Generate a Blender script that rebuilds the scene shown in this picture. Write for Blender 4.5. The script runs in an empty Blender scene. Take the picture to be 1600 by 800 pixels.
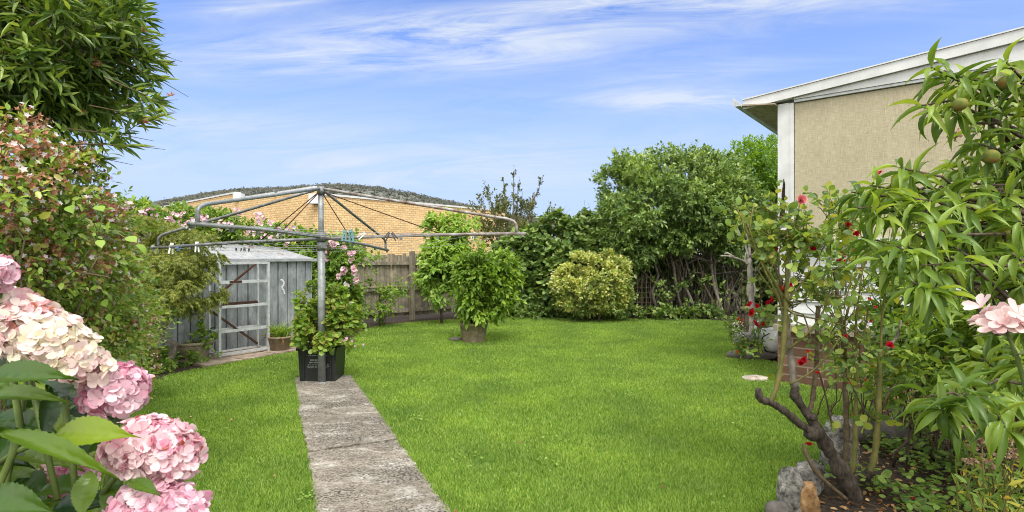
import bpy, math, random
import numpy as np
from mathutils import Vector, Matrix, noise as mnoise

random.seed(7)
R = np.random.default_rng(11)
PI = math.pi
SC = bpy.context.scene
COL = SC.collection
CAMH, FPX = 1.6, 850.0          # eye height (m); focal length in units of a 1600-wide picture


def at(px, py, d):
    """world point seen at photo pixel (px, py) at distance d along the view"""
    return np.array([(px - 800) / FPX * d, d, CAMH + (400 - py) / FPX * d])


def gnd(px, py):
    d = CAMH * FPX / (py - 400)
    return np.array([(px - 800) / FPX * d, d, 0.0])


def nrm(a):
    a = np.asarray(a, float)
    return a / np.maximum(np.linalg.norm(a, axis=-1, keepdims=True), 1e-9)


def rdir(n):
    return nrm(R.normal(size=(n, 3)))


# ------------------------------------------------------------------ mesh builder
class G:
    def __init__(s):
        s.V, s.L, s.T, s.M, s.S, s.n = [], [], [], [], [], 0

    def raw(s, V, F, m=0, smooth=False):
        V = np.asarray(V, float).reshape(-1, 3)
        s.V.append(V)
        s.L.append(np.fromiter((i for f in F for i in f), dtype=np.int64) + s.n)
        s.T.append(np.array([len(f) for f in F]))
        s.M.append(np.full(len(F), m)); s.S.append(np.full(len(F), smooth))
        s.n += len(V)
        return s

    def scat(s, T, P, D, U, L, W, m=0):
        """many copies of a leaf template: rows (along, across, up)"""
        tv, tf = T
        P, D, U = (np.asarray(a, float).reshape(-1, 3) for a in (P, D, U))
        N = len(P)
        if N == 0:
            return s
        L = np.broadcast_to(np.asarray(L, float), (N,)); W = np.broadcast_to(np.asarray(W, float), (N,))
        D = nrm(D); Sx = nrm(np.cross(D, U)); Nn = np.cross(Sx, D)
        V = (P[:, None, :] + tv[None, :, 0:1] * (L[:, None, None] * D[:, None, :])
             + tv[None, :, 1:2] * (W[:, None, None] * Sx[:, None, :])
             + tv[None, :, 2:3] * (L[:, None, None] * Nn[:, None, :]))
        k = len(tv)
        tl = np.fromiter((i for f in tf for i in f), dtype=np.int64)
        s.V.append(V.reshape(-1, 3))
        s.L.append((tl[None, :] + (np.arange(N) * k)[:, None]).ravel() + s.n)
        s.T.append(np.tile(np.array([len(f) for f in tf]), N))
        s.M.append(np.full(N * len(tf), m)); s.S.append(np.full(N * len(tf), True))
        s.n += N * k
        return s

    def box(s, c, size, rz=0.0, m=0, ax=None):
        c = np.asarray(c, float); h = np.asarray(size, float) / 2
        if ax is None:
            ca, sa = math.cos(rz), math.sin(rz)
            ax = np.array([[ca, sa, 0], [-sa, ca, 0], [0, 0, 1]])
        q = np.array([[x, y, z] for x in (-1, 1) for y in (-1, 1) for z in (-1, 1)]) * h
        return s.raw(c + q @ np.asarray(ax, float), [(0, 1, 3, 2), (4, 6, 7, 5), (0, 4, 5, 1), (2, 3, 7, 6), (0, 2, 6, 4), (1, 5, 7, 3)], m)

    def bar(s, a, b, w, h, m=0, up=(0, 0, 1)):
        """square bar from a to b"""
        a, b = np.asarray(a, float), np.asarray(b, float)
        d = b - a; L = np.linalg.norm(d); d = d / L
        up = np.asarray(up, float)
        if abs(d @ up) > .98:
            up = np.array([0, 1.0, 0])
        x = nrm(np.cross(d, up)); z = np.cross(x, d)
        return s.box((a + b) / 2, (w, L, h), ax=np.array([x, d, z]), m=m)

    def tube(s, pts, rad, n=6, m=0, cap=True):
        p = np.asarray(pts, float); k = len(p)
        rad = np.broadcast_to(np.asarray(rad, float), (k,))
        t = np.gradient(p, axis=0); t = nrm(t)
        u = np.array([0, 0, 1.0]) if abs(t[0][2]) < .9 else np.array([1.0, 0, 0])
        x = nrm(np.cross(t[0], u))
        an = np.arange(n) * 2 * PI / n
        rows = []
        for i in range(k):
            x = nrm(x - t[i] * (x @ t[i])); y = np.cross(t[i], x)
            rows.append(p[i] + rad[i] * (np.cos(an)[:, None] * x + np.sin(an)[:, None] * y))
        F = [(i * n + j, i * n + (j + 1) % n, (i + 1) * n + (j + 1) % n, (i + 1) * n + j) for i in range(k - 1) for j in range(n)]
        if cap:
            F += [tuple(range(n - 1, -1, -1)), tuple((k - 1) * n + j for j in range(n))]
        return s.raw(np.concatenate(rows), F, m, True)

    def lathe(s, c, prof, n=28, m=0, wob=0.0):
        c = np.asarray(c, float); an = np.arange(n) * 2 * PI / n
        rows = [np.stack([r * np.cos(an), r * np.sin(an), np.full(n, z)], 1) for r, z in prof]
        V = np.concatenate(rows)
        if wob:
            V[:, :2] *= (1 + wob * np.sin(3 * np.arctan2(V[:, 1], V[:, 0]) + 4 * V[:, 2]))[:, None]
        F = [(i * n + j, i * n + (j + 1) % n, (i + 1) * n + (j + 1) % n, (i + 1) * n + j) for i in range(len(prof) - 1) for j in range(n)]
        F += [tuple(range(n - 1, -1, -1)), tuple((len(prof) - 1) * n + j for j in range(n))]
        return s.raw(V + c, F, m, True)

    def prism(s, poly, a0, a1, m=0, axis=2):
        """poly: 2-D outline, extruded along axis from a0 to a1"""
        p = np.asarray(poly, float); k = len(p)
        o = [i for i in range(3) if i != axis]
        V = np.zeros((2 * k, 3)); V[:k, o] = p; V[k:, o] = p; V[:k, axis] = a0; V[k:, axis] = a1
        F = [tuple(range(k - 1, -1, -1)), tuple(range(k, 2 * k))] + [(i, (i + 1) % k, k + (i + 1) % k, k + i) for i in range(k)]
        return s.raw(V, F, m)

    def rock(s, c, size, seed=0, rough=.22, m=0, sub=3, rz=0.0, freq=1.6):
        import bmesh
        bm = bmesh.new(); bmesh.ops.create_icosphere(bm, subdivisions=sub, radius=1.0)
        V = np.array([v.co[:] for v in bm.verts]); F = [tuple(v.index for v in f.verts) for f in bm.faces]; bm.free()
        V = np.sign(V) * np.abs(V) ** .8
        for i, v in enumerate(V):
            q = Vector(v) * freq + Vector((seed * 7.3, seed * 3.1, seed))
            V[i] = v * (1 + rough * mnoise.noise(q) + rough * .45 * mnoise.noise(q * 3.1))
        V *= np.asarray(size) / 2
        ca, sa = math.cos(rz), math.sin(rz)
        V = np.stack([V[:, 0] * ca - V[:, 1] * sa, V[:, 0] * sa + V[:, 1] * ca, V[:, 2]], 1)
        return s.raw(V + np.asarray(c), F, m, True)

    def sphere(s, c, r, m=0, sub=2, squash=1.0):
        import bmesh
        bm = bmesh.new(); bmesh.ops.create_icosphere(bm, subdivisions=sub, radius=1.0)
        V = np.array([v.co[:] for v in bm.verts]); F = [tuple(v.index for v in f.verts) for f in bm.faces]; bm.free()
        V[:, 2] *= squash
        return s.raw(V * r + np.asarray(c), F, m, True)

    def build(s, name, mats, parent=None, origin=None, local=False):
        V = np.concatenate(s.V)
        if origin is None:
            origin = ORG.get(parent.name, np.zeros(3)) if parent is not None else np.zeros(3)
        origin = np.asarray(origin, float)
        if not local:
            V = V - origin
        me = bpy.data.meshes.new(name)
        L = np.concatenate(s.L).astype(np.int32); T = np.concatenate(s.T).astype(np.int32)
        me.vertices.add(len(V)); me.vertices.foreach_set('co', V.astype(np.float32).ravel())
        me.loops.add(len(L)); me.loops.foreach_set('vertex_index', L)
        me.polygons.add(len(T))
        me.polygons.foreach_set('loop_start', np.concatenate([[0], np.cumsum(T)[:-1]]).astype(np.int32))
        me.polygons.foreach_set('loop_total', T)
        me.polygons.foreach_set('material_index', np.concatenate(s.M).astype(np.int32))
        me.polygons.foreach_set('use_smooth', np.concatenate(s.S).astype(bool))
        for m in (mats if isinstance(mats, (list, tuple)) else [mats]):
            me.materials.append(m)
        me.update(calc_edges=True); me.validate()
        o = bpy.data.objects.new(name, me); COL.objects.link(o)
        if parent is not None:
            o.parent = parent
            ORG[o.name] = ORG.get(parent.name, np.zeros(3)) if not local else np.zeros(3)
        else:
            o.location = origin
            ORG[o.name] = origin
        return o


ORG = {}


def thing(name, label, cat, loc, rz=0.0, group=None):
    o = bpy.data.objects.new(name, None); COL.objects.link(o)
    o.location = loc; o.rotation_euler = (0, 0, rz)
    o.empty_display_size = .1
    ORG[o.name] = np.asarray(loc, float)
    return tag(o, label, cat, group)


def tag(o, label, cat, group=None, kind=None):
    o['label'] = label; o['category'] = cat
    if group: o['group'] = group
    if kind: o['kind'] = kind
    return o


def structure(o, label=None, cat=None):
    o['kind'] = 'structure'
    if label: o['label'] = label
    if cat: o['category'] = cat
    return o


def copy_tree(o, parent=None):
    c = o.copy(); COL.objects.link(c)
    if parent is not None:
        c.parent = parent
    for ch in list(o.children):
        copy_tree(ch, c)
    return c


def place_copy(src, parent, pos, rot=None, s=1.0):
    """a part copied from a template part centred on its own origin"""
    c = src.copy(); COL.objects.link(c); c.parent = parent
    c.location = np.asarray(pos) - ORG.get(parent.name, np.zeros(3))
    if rot is not None:
        c.rotation_euler = rot
    c.scale = (s, s, s)
    return c


def face_rot(d, spin=0.0):
    return Vector(d).to_track_quat('Z', 'Y').to_euler()


# ------------------------------------------------------------------ materials
def newmat(name):
    m = bpy.data.materials.new(name); m.use_nodes = True
    nt = m.node_tree; nt.nodes.clear()
    out = nt.nodes.new('ShaderNodeOutputMaterial')
    return m, nt, out


def N(nt, typ, **kw):
    n = nt.nodes.new(typ)
    for k, v in kw.items():
        if k.startswith('i_'):
            key = k[2:].replace('_', ' ')
            n.inputs[int(key) if key.isdigit() else key].default_value = v
        else:
            setattr(n, k, v)
    return n


def c4(c):
    return (c[0], c[1], c[2], 1.0)


def ramp(nt, stops, fac=None, interp='LINEAR'):
    r = nt.nodes.new('ShaderNodeValToRGB'); r.color_ramp.interpolation = interp
    e = r.color_ramp.elements
    while len(e) < len(stops):
        e.new(.5)
    for i, (p, c) in enumerate(stops):
        e[i].position = p; e[i].color = c4(c) if not isinstance(c, (int, float)) else (c, c, c, 1)
    if fac is not None:
        nt.links.new(fac, r.inputs[0])
    return r


def mixc(nt, fac, a, b, mode='MIX'):
    m = nt.nodes.new('ShaderNodeMix'); m.data_type = 'RGBA'; m.blend_type = mode
    for sock, v in ((m.inputs[0], fac), (m.inputs[6], a), (m.inputs[7], b)):
        if isinstance(v, bpy.types.NodeSocket):
            nt.links.new(v, sock)
        elif isinstance(v, (int, float)):
            sock.default_value = v if sock == m.inputs[0] else (v, v, v, 1)
        else:
            sock.default_value = c4(v)
    return m.outputs[2]


def coord(nt, kind='Object', scale=(1, 1, 1), loc=(0, 0, 0), rot=(0, 0, 0)):
    t = nt.nodes.new('ShaderNodeTexCoord'); mp = nt.nodes.new('ShaderNodeMapping')
    mp.inputs['Scale'].default_value = scale; mp.inputs['Location'].default_value = loc; mp.inputs['Rotation'].default_value = rot
    nt.links.new(t.outputs[kind], mp.inputs[0])
    return mp.outputs[0]


def noise(nt, vec, scale, detail=4, rough=.55, dist=0.0, out=0):
    n = N(nt, 'ShaderNodeTexNoise'); n.inputs['Scale'].default_value = scale; n.inputs['Detail'].default_value = detail
    n.inputs['Roughness'].default_value = rough; n.inputs['Distortion'].default_value = dist
    if vec is not None:
        nt.links.new(vec, n.inputs['Vector'])
    return n.outputs[out]


def bump(nt, h, strength=.4, dist=.01):
    b = N(nt, 'ShaderNodeBump'); b.inputs['Strength'].default_value = strength; b.inputs['Distance'].default_value = dist
    nt.links.new(h, b.inputs['Height'])
    return b.outputs[0]


def principled(nt, out, color, rough=.6, metal=0.0, normal=None, spec=.4):
    p = N(nt, 'ShaderNodeBsdfPrincipled')
    for key, v in (('Base Color', color), ('Roughness', rough), ('Metallic', metal)):
        if isinstance(v, bpy.types.NodeSocket):
            nt.links.new(v, p.inputs[key])
        else:
            p.inputs[key].default_value = c4(v) if key == 'Base Color' else v
    p.inputs['Specular IOR Level'].default_value = spec
    if normal is not None:
        nt.links.new(normal, p.inputs['Normal'])
    if out is not None:
        nt.links.new(p.outputs[0], out.inputs[0])
    return p


def leafmat(name, cols, trans=.3, rough=.45, spec=.35, tint=(1.25, 1.15, .55), vary=.35, vscale=1.2, veins=False):
    """leaf with its own shade per leaf, warmer where light comes through"""
    m, nt, out = newmat(name)
    g = N(nt, 'ShaderNodeNewGeometry')
    k = len(cols)
    if name.endswith('_leaf'): cols = [tuple(min(.62, x * LEAFK * w) for x, w in zip(c, (1.06, 1.0, .95))) for c in cols]; trans = min(.5, trans + .1)
    rp = ramp(nt, [(i / (k - 1), c) for i, c in enumerate(cols)], g.outputs['Random Per Island'])
    nz = noise(nt, coord(nt, 'Object'), vscale, 3)
    r2 = ramp(nt, [(.3, (1 - vary, 1 - vary * .8, 1 - vary * .6)), (.7, (1 + vary, 1 + vary * .8, 1 + vary * .3))], nz)
    col = mixc(nt, 1.0, rp.outputs[0], r2.outputs[0], 'MULTIPLY')
    nm = None
    if veins:
        n2 = noise(nt, coord(nt, 'Object'), 90, 3)
        nm = bump(nt, n2, .25, .002)
    p = principled(nt, None, col, rough, spec=spec, normal=nm)
    t = N(nt, 'ShaderNodeBsdfTranslucent')
    tc = mixc(nt, 1.0, col, tint, 'MULTIPLY'); nt.links.new(tc, t.inputs[0])
    ms = N(nt, 'ShaderNodeMixShader'); ms.inputs[0].default_value = trans
    nt.links.new(p.outputs[0], ms.inputs[1]); nt.links.new(t.outputs[0], ms.inputs[2]); nt.links.new(ms.outputs[0], out.inputs[0])
    return m


def barkmat(name, a, b, scale=14, stretch=.25, rough=.85):
    m, nt, out = newmat(name)
    v = coord(nt, 'Object', (1, 1, stretch))
    n1 = noise(nt, v, scale, 6, .65); n2 = noise(nt, coord(nt, 'Object'), scale * .35, 3)
    rp = ramp(nt, [(.3, a), (.7, b)], n1)
    r2 = ramp(nt, [(.35, .75), (.65, 1.2)], n2)
    col = mixc(nt, 1.0, rp.outputs[0], r2.outputs[0], 'MULTIPLY')
    principled(nt, out, col, rough, normal=bump(nt, n1, .7, .01), spec=.2)
    return m


def speckmat(name, stops, scale=20, rough=.85, bumpd=.01, bs=.5, big=None, metal=0.0, spec=.3, bigscale=2.0, det=6):
    """noise-driven stone, soil, metal or plaster"""
    m, nt, out = newmat(name)
    v = coord(nt, 'Object')
    n1 = noise(nt, v, scale, det, .65)
    col = ramp(nt, stops, n1).outputs[0]
    if big:
        n2 = noise(nt, v, bigscale, 4, .6)
        col = mixc(nt, 1.0, col, ramp(nt, big, n2).outputs[0], 'MULTIPLY')
    principled(nt, out, col, rough, metal, bump(nt, n1, bs, bumpd), spec)
    return m


def brickmat(name, c1, c2, mortar, w=.23, h=.086, mort=.01, rough=.85):
    """bricks laid on local x (along) and z (up)"""
    m, nt, out = newmat(name)
    t = N(nt, 'ShaderNodeTexCoord'); sp = N(nt, 'ShaderNodeSeparateXYZ'); cb = N(nt, 'ShaderNodeCombineXYZ')
    nt.links.new(t.outputs['Object'], sp.inputs[0])
    ad = N(nt, 'ShaderNodeMath', operation='ADD'); nt.links.new(sp.outputs[0], ad.inputs[0]); nt.links.new(sp.outputs[1], ad.inputs[1])
    nt.links.new(ad.outputs[0], cb.inputs[0]); nt.links.new(sp.outputs[2], cb.inputs[1])
    b = N(nt, 'ShaderNodeTexBrick')
    b.inputs['Scale'].default_value = 1; b.inputs['Brick Width'].default_value = w; b.inputs['Row Height'].default_value = h
    b.inputs['Mortar Size'].default_value = mort; b.inputs['Mortar Smooth'].default_value = .15; b.inputs['Bias'].default_value = 0
    b.inputs['Color1'].default_value = c4(c1); b.inputs['Color2'].default_value = c4(c2); b.inputs['Mortar'].default_value = c4(mortar)
    nt.links.new(cb.outputs[0], b.inputs['Vector'])
    n1 = noise(nt, t.outputs['Object'], 9, 5); n2 = noise(nt, t.outputs['Object'], .5, 4)
    col = mixc(nt, 1.0, b.outputs[0], ramp(nt, [(.3, .8), (.7, 1.15)], n1).outputs[0], 'MULTIPLY')
    col = mixc(nt, 1.0, col, ramp(nt, [(.3, .88), (.7, 1.08)], n2).outputs[0], 'MULTIPLY')
    inv = N(nt, 'ShaderNodeMath', operation='SUBTRACT'); inv.inputs[0].default_value = 1; nt.links.new(b.outputs['Fac'], inv.inputs[1])
    principled(nt, out, col, rough, normal=bump(nt, inv.outputs[0], .6, .006), spec=.2)
    return m


# ------------------------------------------------------------------ leaf templates (along, across, up)
def strip(widths, bend=0.0, fold=.15, ruffle=0.0):
    ts = np.linspace(0, 1, len(widths)); v = []; f = []
    for i, (t, w) in enumerate(zip(ts, widths)):
        if bend:
            a, c = math.sin(bend * t) / bend, -(1 - math.cos(bend * t)) / bend
        else:
            a, c = t, 0
        rf = ruffle * (1 if i % 2 else -1)
        v += [(a, -w / 2, c + fold * w * .2 + rf), (a, 0, c), (a, w / 2, c + fold * w * .2 - rf)]
    for i in range(len(widths) - 1):
        for j in (0, 1):
            f.append((3 * i + j, 3 * i + j + 1, 3 * i + j + 4, 3 * i + j + 3))
    return np.array(v, float), f


DIAMOND = (np.array([(0, 0, 0), (.45, -.5, .1), (1, 0, -.06), (.45, .5, .1)], float), [(0, 1, 2), (0, 2, 3)])
OVAL = (np.array([(0, 0, 0), (.25, -.4, .07), (.62, -.44, .05), (1, 0, -.1), (.62, .44, .05), (.25, .4, .07), (.5, 0, 0)], float),
        [(0, 1, 6), (1, 2, 6), (2, 3, 6), (3, 4, 6), (4, 5, 6), (5, 0, 6)])
ROUND = (np.array([(0, 0, 0)] + [(.5 + .5 * math.cos(a), .55 * math.sin(a), .06 * math.cos(2.6 * a)) for a in np.linspace(PI * .92, -PI * .92, 9)] + [(.45, 0, -.05)], float),
         [(i, i + 1, 10) for i in range(0, 9)] + [(9, 0, 10)])
LANCE = (np.array([(0, 0, 0), (.3, -.5, .03), (.65, -.4, -.03), (1, 0, -.16), (.65, .4, -.03), (.3, .5, .03)], float), [(0, 1, 2, 3), (0, 3, 4, 5)])
LW = [.04, .55, .92, 1, .88, .6, .28, .0]
PEACH = [strip(LW, b, .5, .006) for b in (.8, 1.35, 1.9)]
HW = [.0, .5, .8, .97, 1.0, .93, .75, .45, .12, 0]


def broad(bend, rows=31, cols=7, nv=8, vein=.012, tooth=.05):
    """broad ovate leaf: toothed edge, sunken side veins, cupped along the midrib"""
    v, f = [], []
    for i in range(rows):
        t = i / (rows - 1)
        w = np.interp(t, np.linspace(0, 1, len(HW)), HW) * (1 + (tooth if i % 2 else -tooth) * (t > .08))
        th = bend * t
        A, C = (math.sin(th) / bend, -(1 - math.cos(th)) / bend)
        for j in range(cols):
            s = (j / (cols - 1) - .5) * 2
            q = abs(s)
            z = .10 * w * q ** 1.4 + vein * math.cos(2 * PI * (t * nv - q * 1.5)) * min(1, q * 3) * (1 - .3 * q) - .006 * (q < .01)
            v.append((A + .10 * q * w * 0, s * w / 2, C + z * .8 + .012 * math.sin(5 * t + 3 * s)))
    for i in range(rows - 1):
        for j in range(cols - 1):
            f.append((i * cols + j, i * cols + j + 1, (i + 1) * cols + j + 1, (i + 1) * cols + j))
    return np.array(v, float), f


HYD = [broad(b) for b in (.25, .7, 1.2)]
PETAL = (np.array([(0, 0, 0), (.35, -.38, .05), (.75, -.5, .12), (1, -.2, .1), (1, .2, .1), (.75, .5, .12), (.35, .38, .05), (.6, 0, .02)], float),
         [(0, 1, 7), (1, 2, 7), (2, 3, 7), (3, 4, 7), (4, 5, 7), (5, 6, 7), (6, 0, 7)])
BLADE = (np.array([(0, -.5, 0), (0, .5, 0), (1, 0, 0)], float), [(0, 1, 2)])


# ------------------------------------------------------------------ foliage
def clumps(ell, per, sr=.34, shell=(.55, .95)):
    """sub-clumps near the shells of the main ellipsoids -> centres, radii, outward directions"""
    Cc, Rr, O = [], [], []
    for e in ell:
        c, r = np.array(e[:3]), np.array(e[3:6]); n = int(per * (e[6] if len(e) > 6 else 1))
        d = rdir(n); k = R.uniform(shell[0], shell[1], n)[:, None]
        Cc.append(c + d * r * k); O.append(nrm(d / r)); Rr.append(np.full(n, r.mean()) * sr * R.uniform(.6, 1.3, n))
    return np.concatenate(Cc), np.concatenate(Rr), np.concatenate(O)


def sprig_bases(cl, n, up=.35, rnd=.5, core=.2, minz=.04):
    Cc, Rr, O = cl
    w = Rr ** 2; i = R.choice(len(Cc), n, p=w / w.sum())
    v = nrm(rdir(n) + .8 * O[i])
    k = np.where(R.random(n) < core, R.uniform(.1, .6, n), R.uniform(.7, 1.1, n))
    B = Cc[i] + v * (Rr[i] * k)[:, None]
    A = nrm(v * .8 + O[i] * .4 + np.array([0, 0, up]) + rnd * R.normal(size=(n, 3)) * .6)
    ok = B[:, 2] > minz
    return B[ok], A[ok]


def sprigs(B, A, ln, k, ang=.9, droop=.1, sag=.1, updir=.6, jit=.35, tip=True):
    """leaves placed round each twig -> positions, directions, normals"""
    M = len(B)
    ln = np.broadcast_to(np.asarray(ln, float), (M,)) * R.uniform(.6, 1.35, M)
    ref = np.where(np.abs(A[:, 2:3]) < .9, np.array([[0, 0, 1.0]]), np.array([[1.0, 0, 0]]))
    e1 = nrm(np.cross(A, ref)); e2 = np.cross(A, e1)
    P, D, U = [], [], []
    ph = R.uniform(0, 2 * PI, M)
    for j in range(k):
        t = (j + .6) / k
        az = ph + j * 2.4 + R.normal(0, .3, M)
        r = np.cos(az)[:, None] * e1 + np.sin(az)[:, None] * e2
        a = ang * (1.15 - .55 * t) if tip else ang
        P.append(B + A * (ln * t)[:, None] + np.array([0, 0, -1.0]) * (sag * ln * t * t)[:, None])
        D.append(nrm(A * math.cos(a) + r * math.sin(a) + np.array([0, 0, -droop]) + jit * .5 * R.normal(size=(M, 3))))
        U.append(np.array([0, 0, updir]) + A * .4 + jit * R.normal(size=(M, 3)))
    return np.concatenate(P), np.concatenate(D), np.concatenate(U)


def foliage(cl, n, ln, k, L, W, T=DIAMOND, g=None, m=0, ang=.9, droop=.1, up=.35, core=.2, sag=.1, rnd=.5, minz=.04, jit=.35, lv=.3):
    g = g or G()
    B, A = sprig_bases(cl, n, up, rnd, core, minz)
    P, D, U = sprigs(B, A, ln, k, ang, droop, sag, jit=jit)
    s = np.clip(R.normal(1, lv, len(P)), .45, 1.7)
    g.scat(T, P, D, U, L * s, W * s, m)
    return g


def curve_pts(a, b, n=6, sag=0.0, jit=.05, rise=0.0):
    a, b = np.asarray(a, float), np.asarray(b, float)
    t = np.linspace(0, 1, n)[:, None]
    p = a + (b - a) * t
    p[:, 2] += (rise - sag) * (4 * t * (1 - t))[:, 0]
    L = np.linalg.norm(b - a)
    j = R.normal(size=(n, 3)) * jit * L; j[0] = 0; j[-1] = 0
    return p + j


def branches(g, base, targets, r0, r1, n=6, jit=.04, rise=.0, sides=5, m=0, sag=0.0, spread=.1):
    for t in targets:
        b = np.asarray(base, float) + np.array([R.normal() * spread, R.normal() * spread, 0])
        rr = r0 * R.uniform(.7, 1.2)
        g.tube(curve_pts(b, t, n, sag, jit, rise), np.linspace(rr, r1, n), sides, m)
    return g


def stems(g, targets, r0=.01, r1=.003, spread=.1, jit=.04, lean=0.0):
    """separate stems that each rise from the ground below what they carry"""
    for q in targets:
        b0 = (q[0] + R.normal() * spread + lean, q[1] + abs(R.normal()) * spread, 0)
        g.tube(curve_pts(b0, q, 7, 0, jit), np.linspace(r0 * R.uniform(.7, 1.2), r1, 7), 5)
    return g
SKYTINT = (.42, .55, .86); HORIZON = (1.95, 2.42, 3.4); CLOUD = (2.7, 2.95, 3.35); CAP = (6.6, 6.5, 6.4); FILL_BACK = (8.5, 8.3, 8.0); EXPOSURE = 1.15
SUNE, SUNA = 1.5, 22
LEAFK = 1.55
# ------------------------------------------------------------------ camera, sun, sky
cam = bpy.data.cameras.new('camera'); co = bpy.data.objects.new('camera', cam); COL.objects.link(co)
co.location = (0, 0, CAMH); co.rotation_euler = (PI / 2, 0, 0)
cam.sensor_width = 36; cam.lens = 36 * FPX / 1600; cam.clip_start = .05; cam.clip_end = 8000
cam.dof.use_dof = True; cam.dof.focus_distance = 5.5; cam.dof.aperture_fstop = 16.0
SC.camera = co

SUN_EL, SUN_AZ = math.radians(57), math.radians(164)      # azimuth clockwise from +Y: behind the camera, a little to its right
sl = bpy.data.lights.new('sun', 'SUN'); so = bpy.data.objects.new('sun', sl); COL.objects.link(so)
sl.energy = SUNE; sl.angle = math.radians(SUNA); sl.color = (1, .96, .9)
sv = Vector((math.sin(SUN_AZ) * math.cos(SUN_EL), math.cos(SUN_AZ) * math.cos(SUN_EL), math.sin(SUN_EL)))
so.rotation_euler = sv.to_track_quat('Z', 'Y').to_euler()

W = bpy.data.worlds.new('World'); SC.world = W; W.use_nodes = True
nt = W.node_tree; nt.nodes.clear()
wo = N(nt, 'ShaderNodeOutputWorld'); bg = N(nt, 'ShaderNodeBackground'); bg.inputs[1].default_value = .13
nt.links.new(bg.outputs[0], wo.inputs[0])
sky = N(nt, 'ShaderNodeTexSky'); sky.sky_type = 'NISHITA'; sky.sun_disc = False
sky.sun_elevation = SUN_EL; sky.sun_rotation = SUN_AZ; sky.air_density = 1.0; sky.dust_density = .4; sky.ozone_density = 1.5
tc = N(nt, 'ShaderNodeTexCoord'); sx = N(nt, 'ShaderNodeSeparateXYZ'); nt.links.new(tc.outputs['Generated'], sx.inputs[0])


def mth(op, a, b=None, clamp=False):
    n = N(nt, 'ShaderNodeMath', operation=op); n.use_clamp = clamp
    for i, v in enumerate((a, b)):
        if v is None: continue
        if isinstance(v, bpy.types.NodeSocket): nt.links.new(v, n.inputs[i])
        else: n.inputs[i].default_value = v
    return n.outputs[0]


# cirrus: streaks on a high flat sheet, so they flatten towards the horizon
yy = mth('MAXIMUM', mth('ABSOLUTE', sx.outputs[1]), .08)
cu = mth('DIVIDE', sx.outputs[0], yy); cv = mth('DIVIDE', sx.outputs[2], yy)
cb = N(nt, 'ShaderNodeCombineXYZ')
nt.links.new(mth('MULTIPLY', cu, 1.7), cb.inputs[0])
nt.links.new(mth('SUBTRACT', mth('MULTIPLY', cv, 13.0), mth('MULTIPLY', cu, .7)), cb.inputs[1])
n1 = noise(nt, cb.outputs[0], 1.6, 9, .68, .9)
cb2 = N(nt, 'ShaderNodeCombineXYZ')
nt.links.new(mth('MULTIPLY', cu, 2.0), cb2.inputs[0]); nt.links.new(mth('ADD', mth('MULTIPLY', cv, 7.0), 3.7), cb2.inputs[1])
n2 = noise(nt, cb2.outputs[0], 1.0, 4, .55)
banks = None
for (u0, v0, a, b, k, tilt) in ((-.21, .375, .46, .045, 1.0, .05), (.36, .468, .36, .036, 1.0, .02), (.24, .285, .34, .022, .8, .03), (-.05, .43, .5, .03, .45, .1),
                          (-.35, .17, .7, .06, .55, 0), (.3, .17, .5, .05, .4, 0), (-.5, .46, .14, .02, .7, .1), (.38, .34, .22, .02, .35, .1), (-.55, .24, .25, .02, .4, 0)):
    du = mth('DIVIDE', mth('SUBTRACT', cu, u0), a)
    dv = mth('DIVIDE', mth('SUBTRACT', mth('SUBTRACT', cv, v0), mth('MULTIPLY', mth('SUBTRACT', cu, u0), tilt)), b)
    e = mth('MULTIPLY', mth('POWER', 2.718, mth('MULTIPLY', mth('ADD', mth('MULTIPLY', du, du), mth('MULTIPLY', dv, dv)), -1.0)), k)
    banks = e if banks is None else mth('ADD', banks, e)
r1 = ramp(nt, [(.34, 0.0), (.78, 1.0)], n1); r2 = ramp(nt, [(.3, .25), (.7, 1.0)], n2)
fac = mth('MULTIPLY', mth('MULTIPLY', mth('ADD', banks, .10), r1.outputs[0]), mth('MULTIPLY', r2.outputs[0], 2.1), True)
fac = mth('MINIMUM', fac, .85)
tint = mixc(nt, 1.0, sky.outputs[0], SKYTINT, 'MULTIPLY')
# paler towards the horizon
el = ramp(nt, [(0.0, 1.0), (.12, .78), (.3, .34), (.46, .06), (.7, 0.0)], sx.outputs[2])
base = mixc(nt, el.outputs[0], tint, HORIZON)
skyc = mixc(nt, fac, base, CLOUD)
# added fill light: sky brightened overhead and behind the camera, out of view
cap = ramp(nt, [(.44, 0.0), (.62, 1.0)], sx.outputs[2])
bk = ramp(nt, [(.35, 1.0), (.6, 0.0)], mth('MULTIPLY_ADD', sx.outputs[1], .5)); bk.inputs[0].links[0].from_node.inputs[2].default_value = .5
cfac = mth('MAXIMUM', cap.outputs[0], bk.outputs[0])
fill_n = ramp(nt, [(.3, .75), (.7, 1.15)], noise(nt, tc.outputs['Generated'], 2.2, 5, .6))
capc = mixc(nt, 1.0, mixc(nt, bk.outputs[0], CAP, FILL_BACK), fill_n.outputs[0], 'MULTIPLY')
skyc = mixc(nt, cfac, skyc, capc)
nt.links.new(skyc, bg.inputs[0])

SC.view_settings.view_transform = 'Standard'; SC.view_settings.look = 'None'
SC.view_settings.exposure = EXPOSURE; SC.view_settings.gamma = 1; SC.view_settings.use_curve_mapping = False
SC.cycles.max_bounces = 8; SC.cycles.diffuse_bounces = 5; SC.cycles.transmission_bounces = 4; SC.cycles.transparent_max_bounces = 4
SC.cycles.use_denoising = True; SC.cycles.pixel_filter_type = 'BLACKMAN_HARRIS'; SC.cycles.filter_width = 1.0

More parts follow.
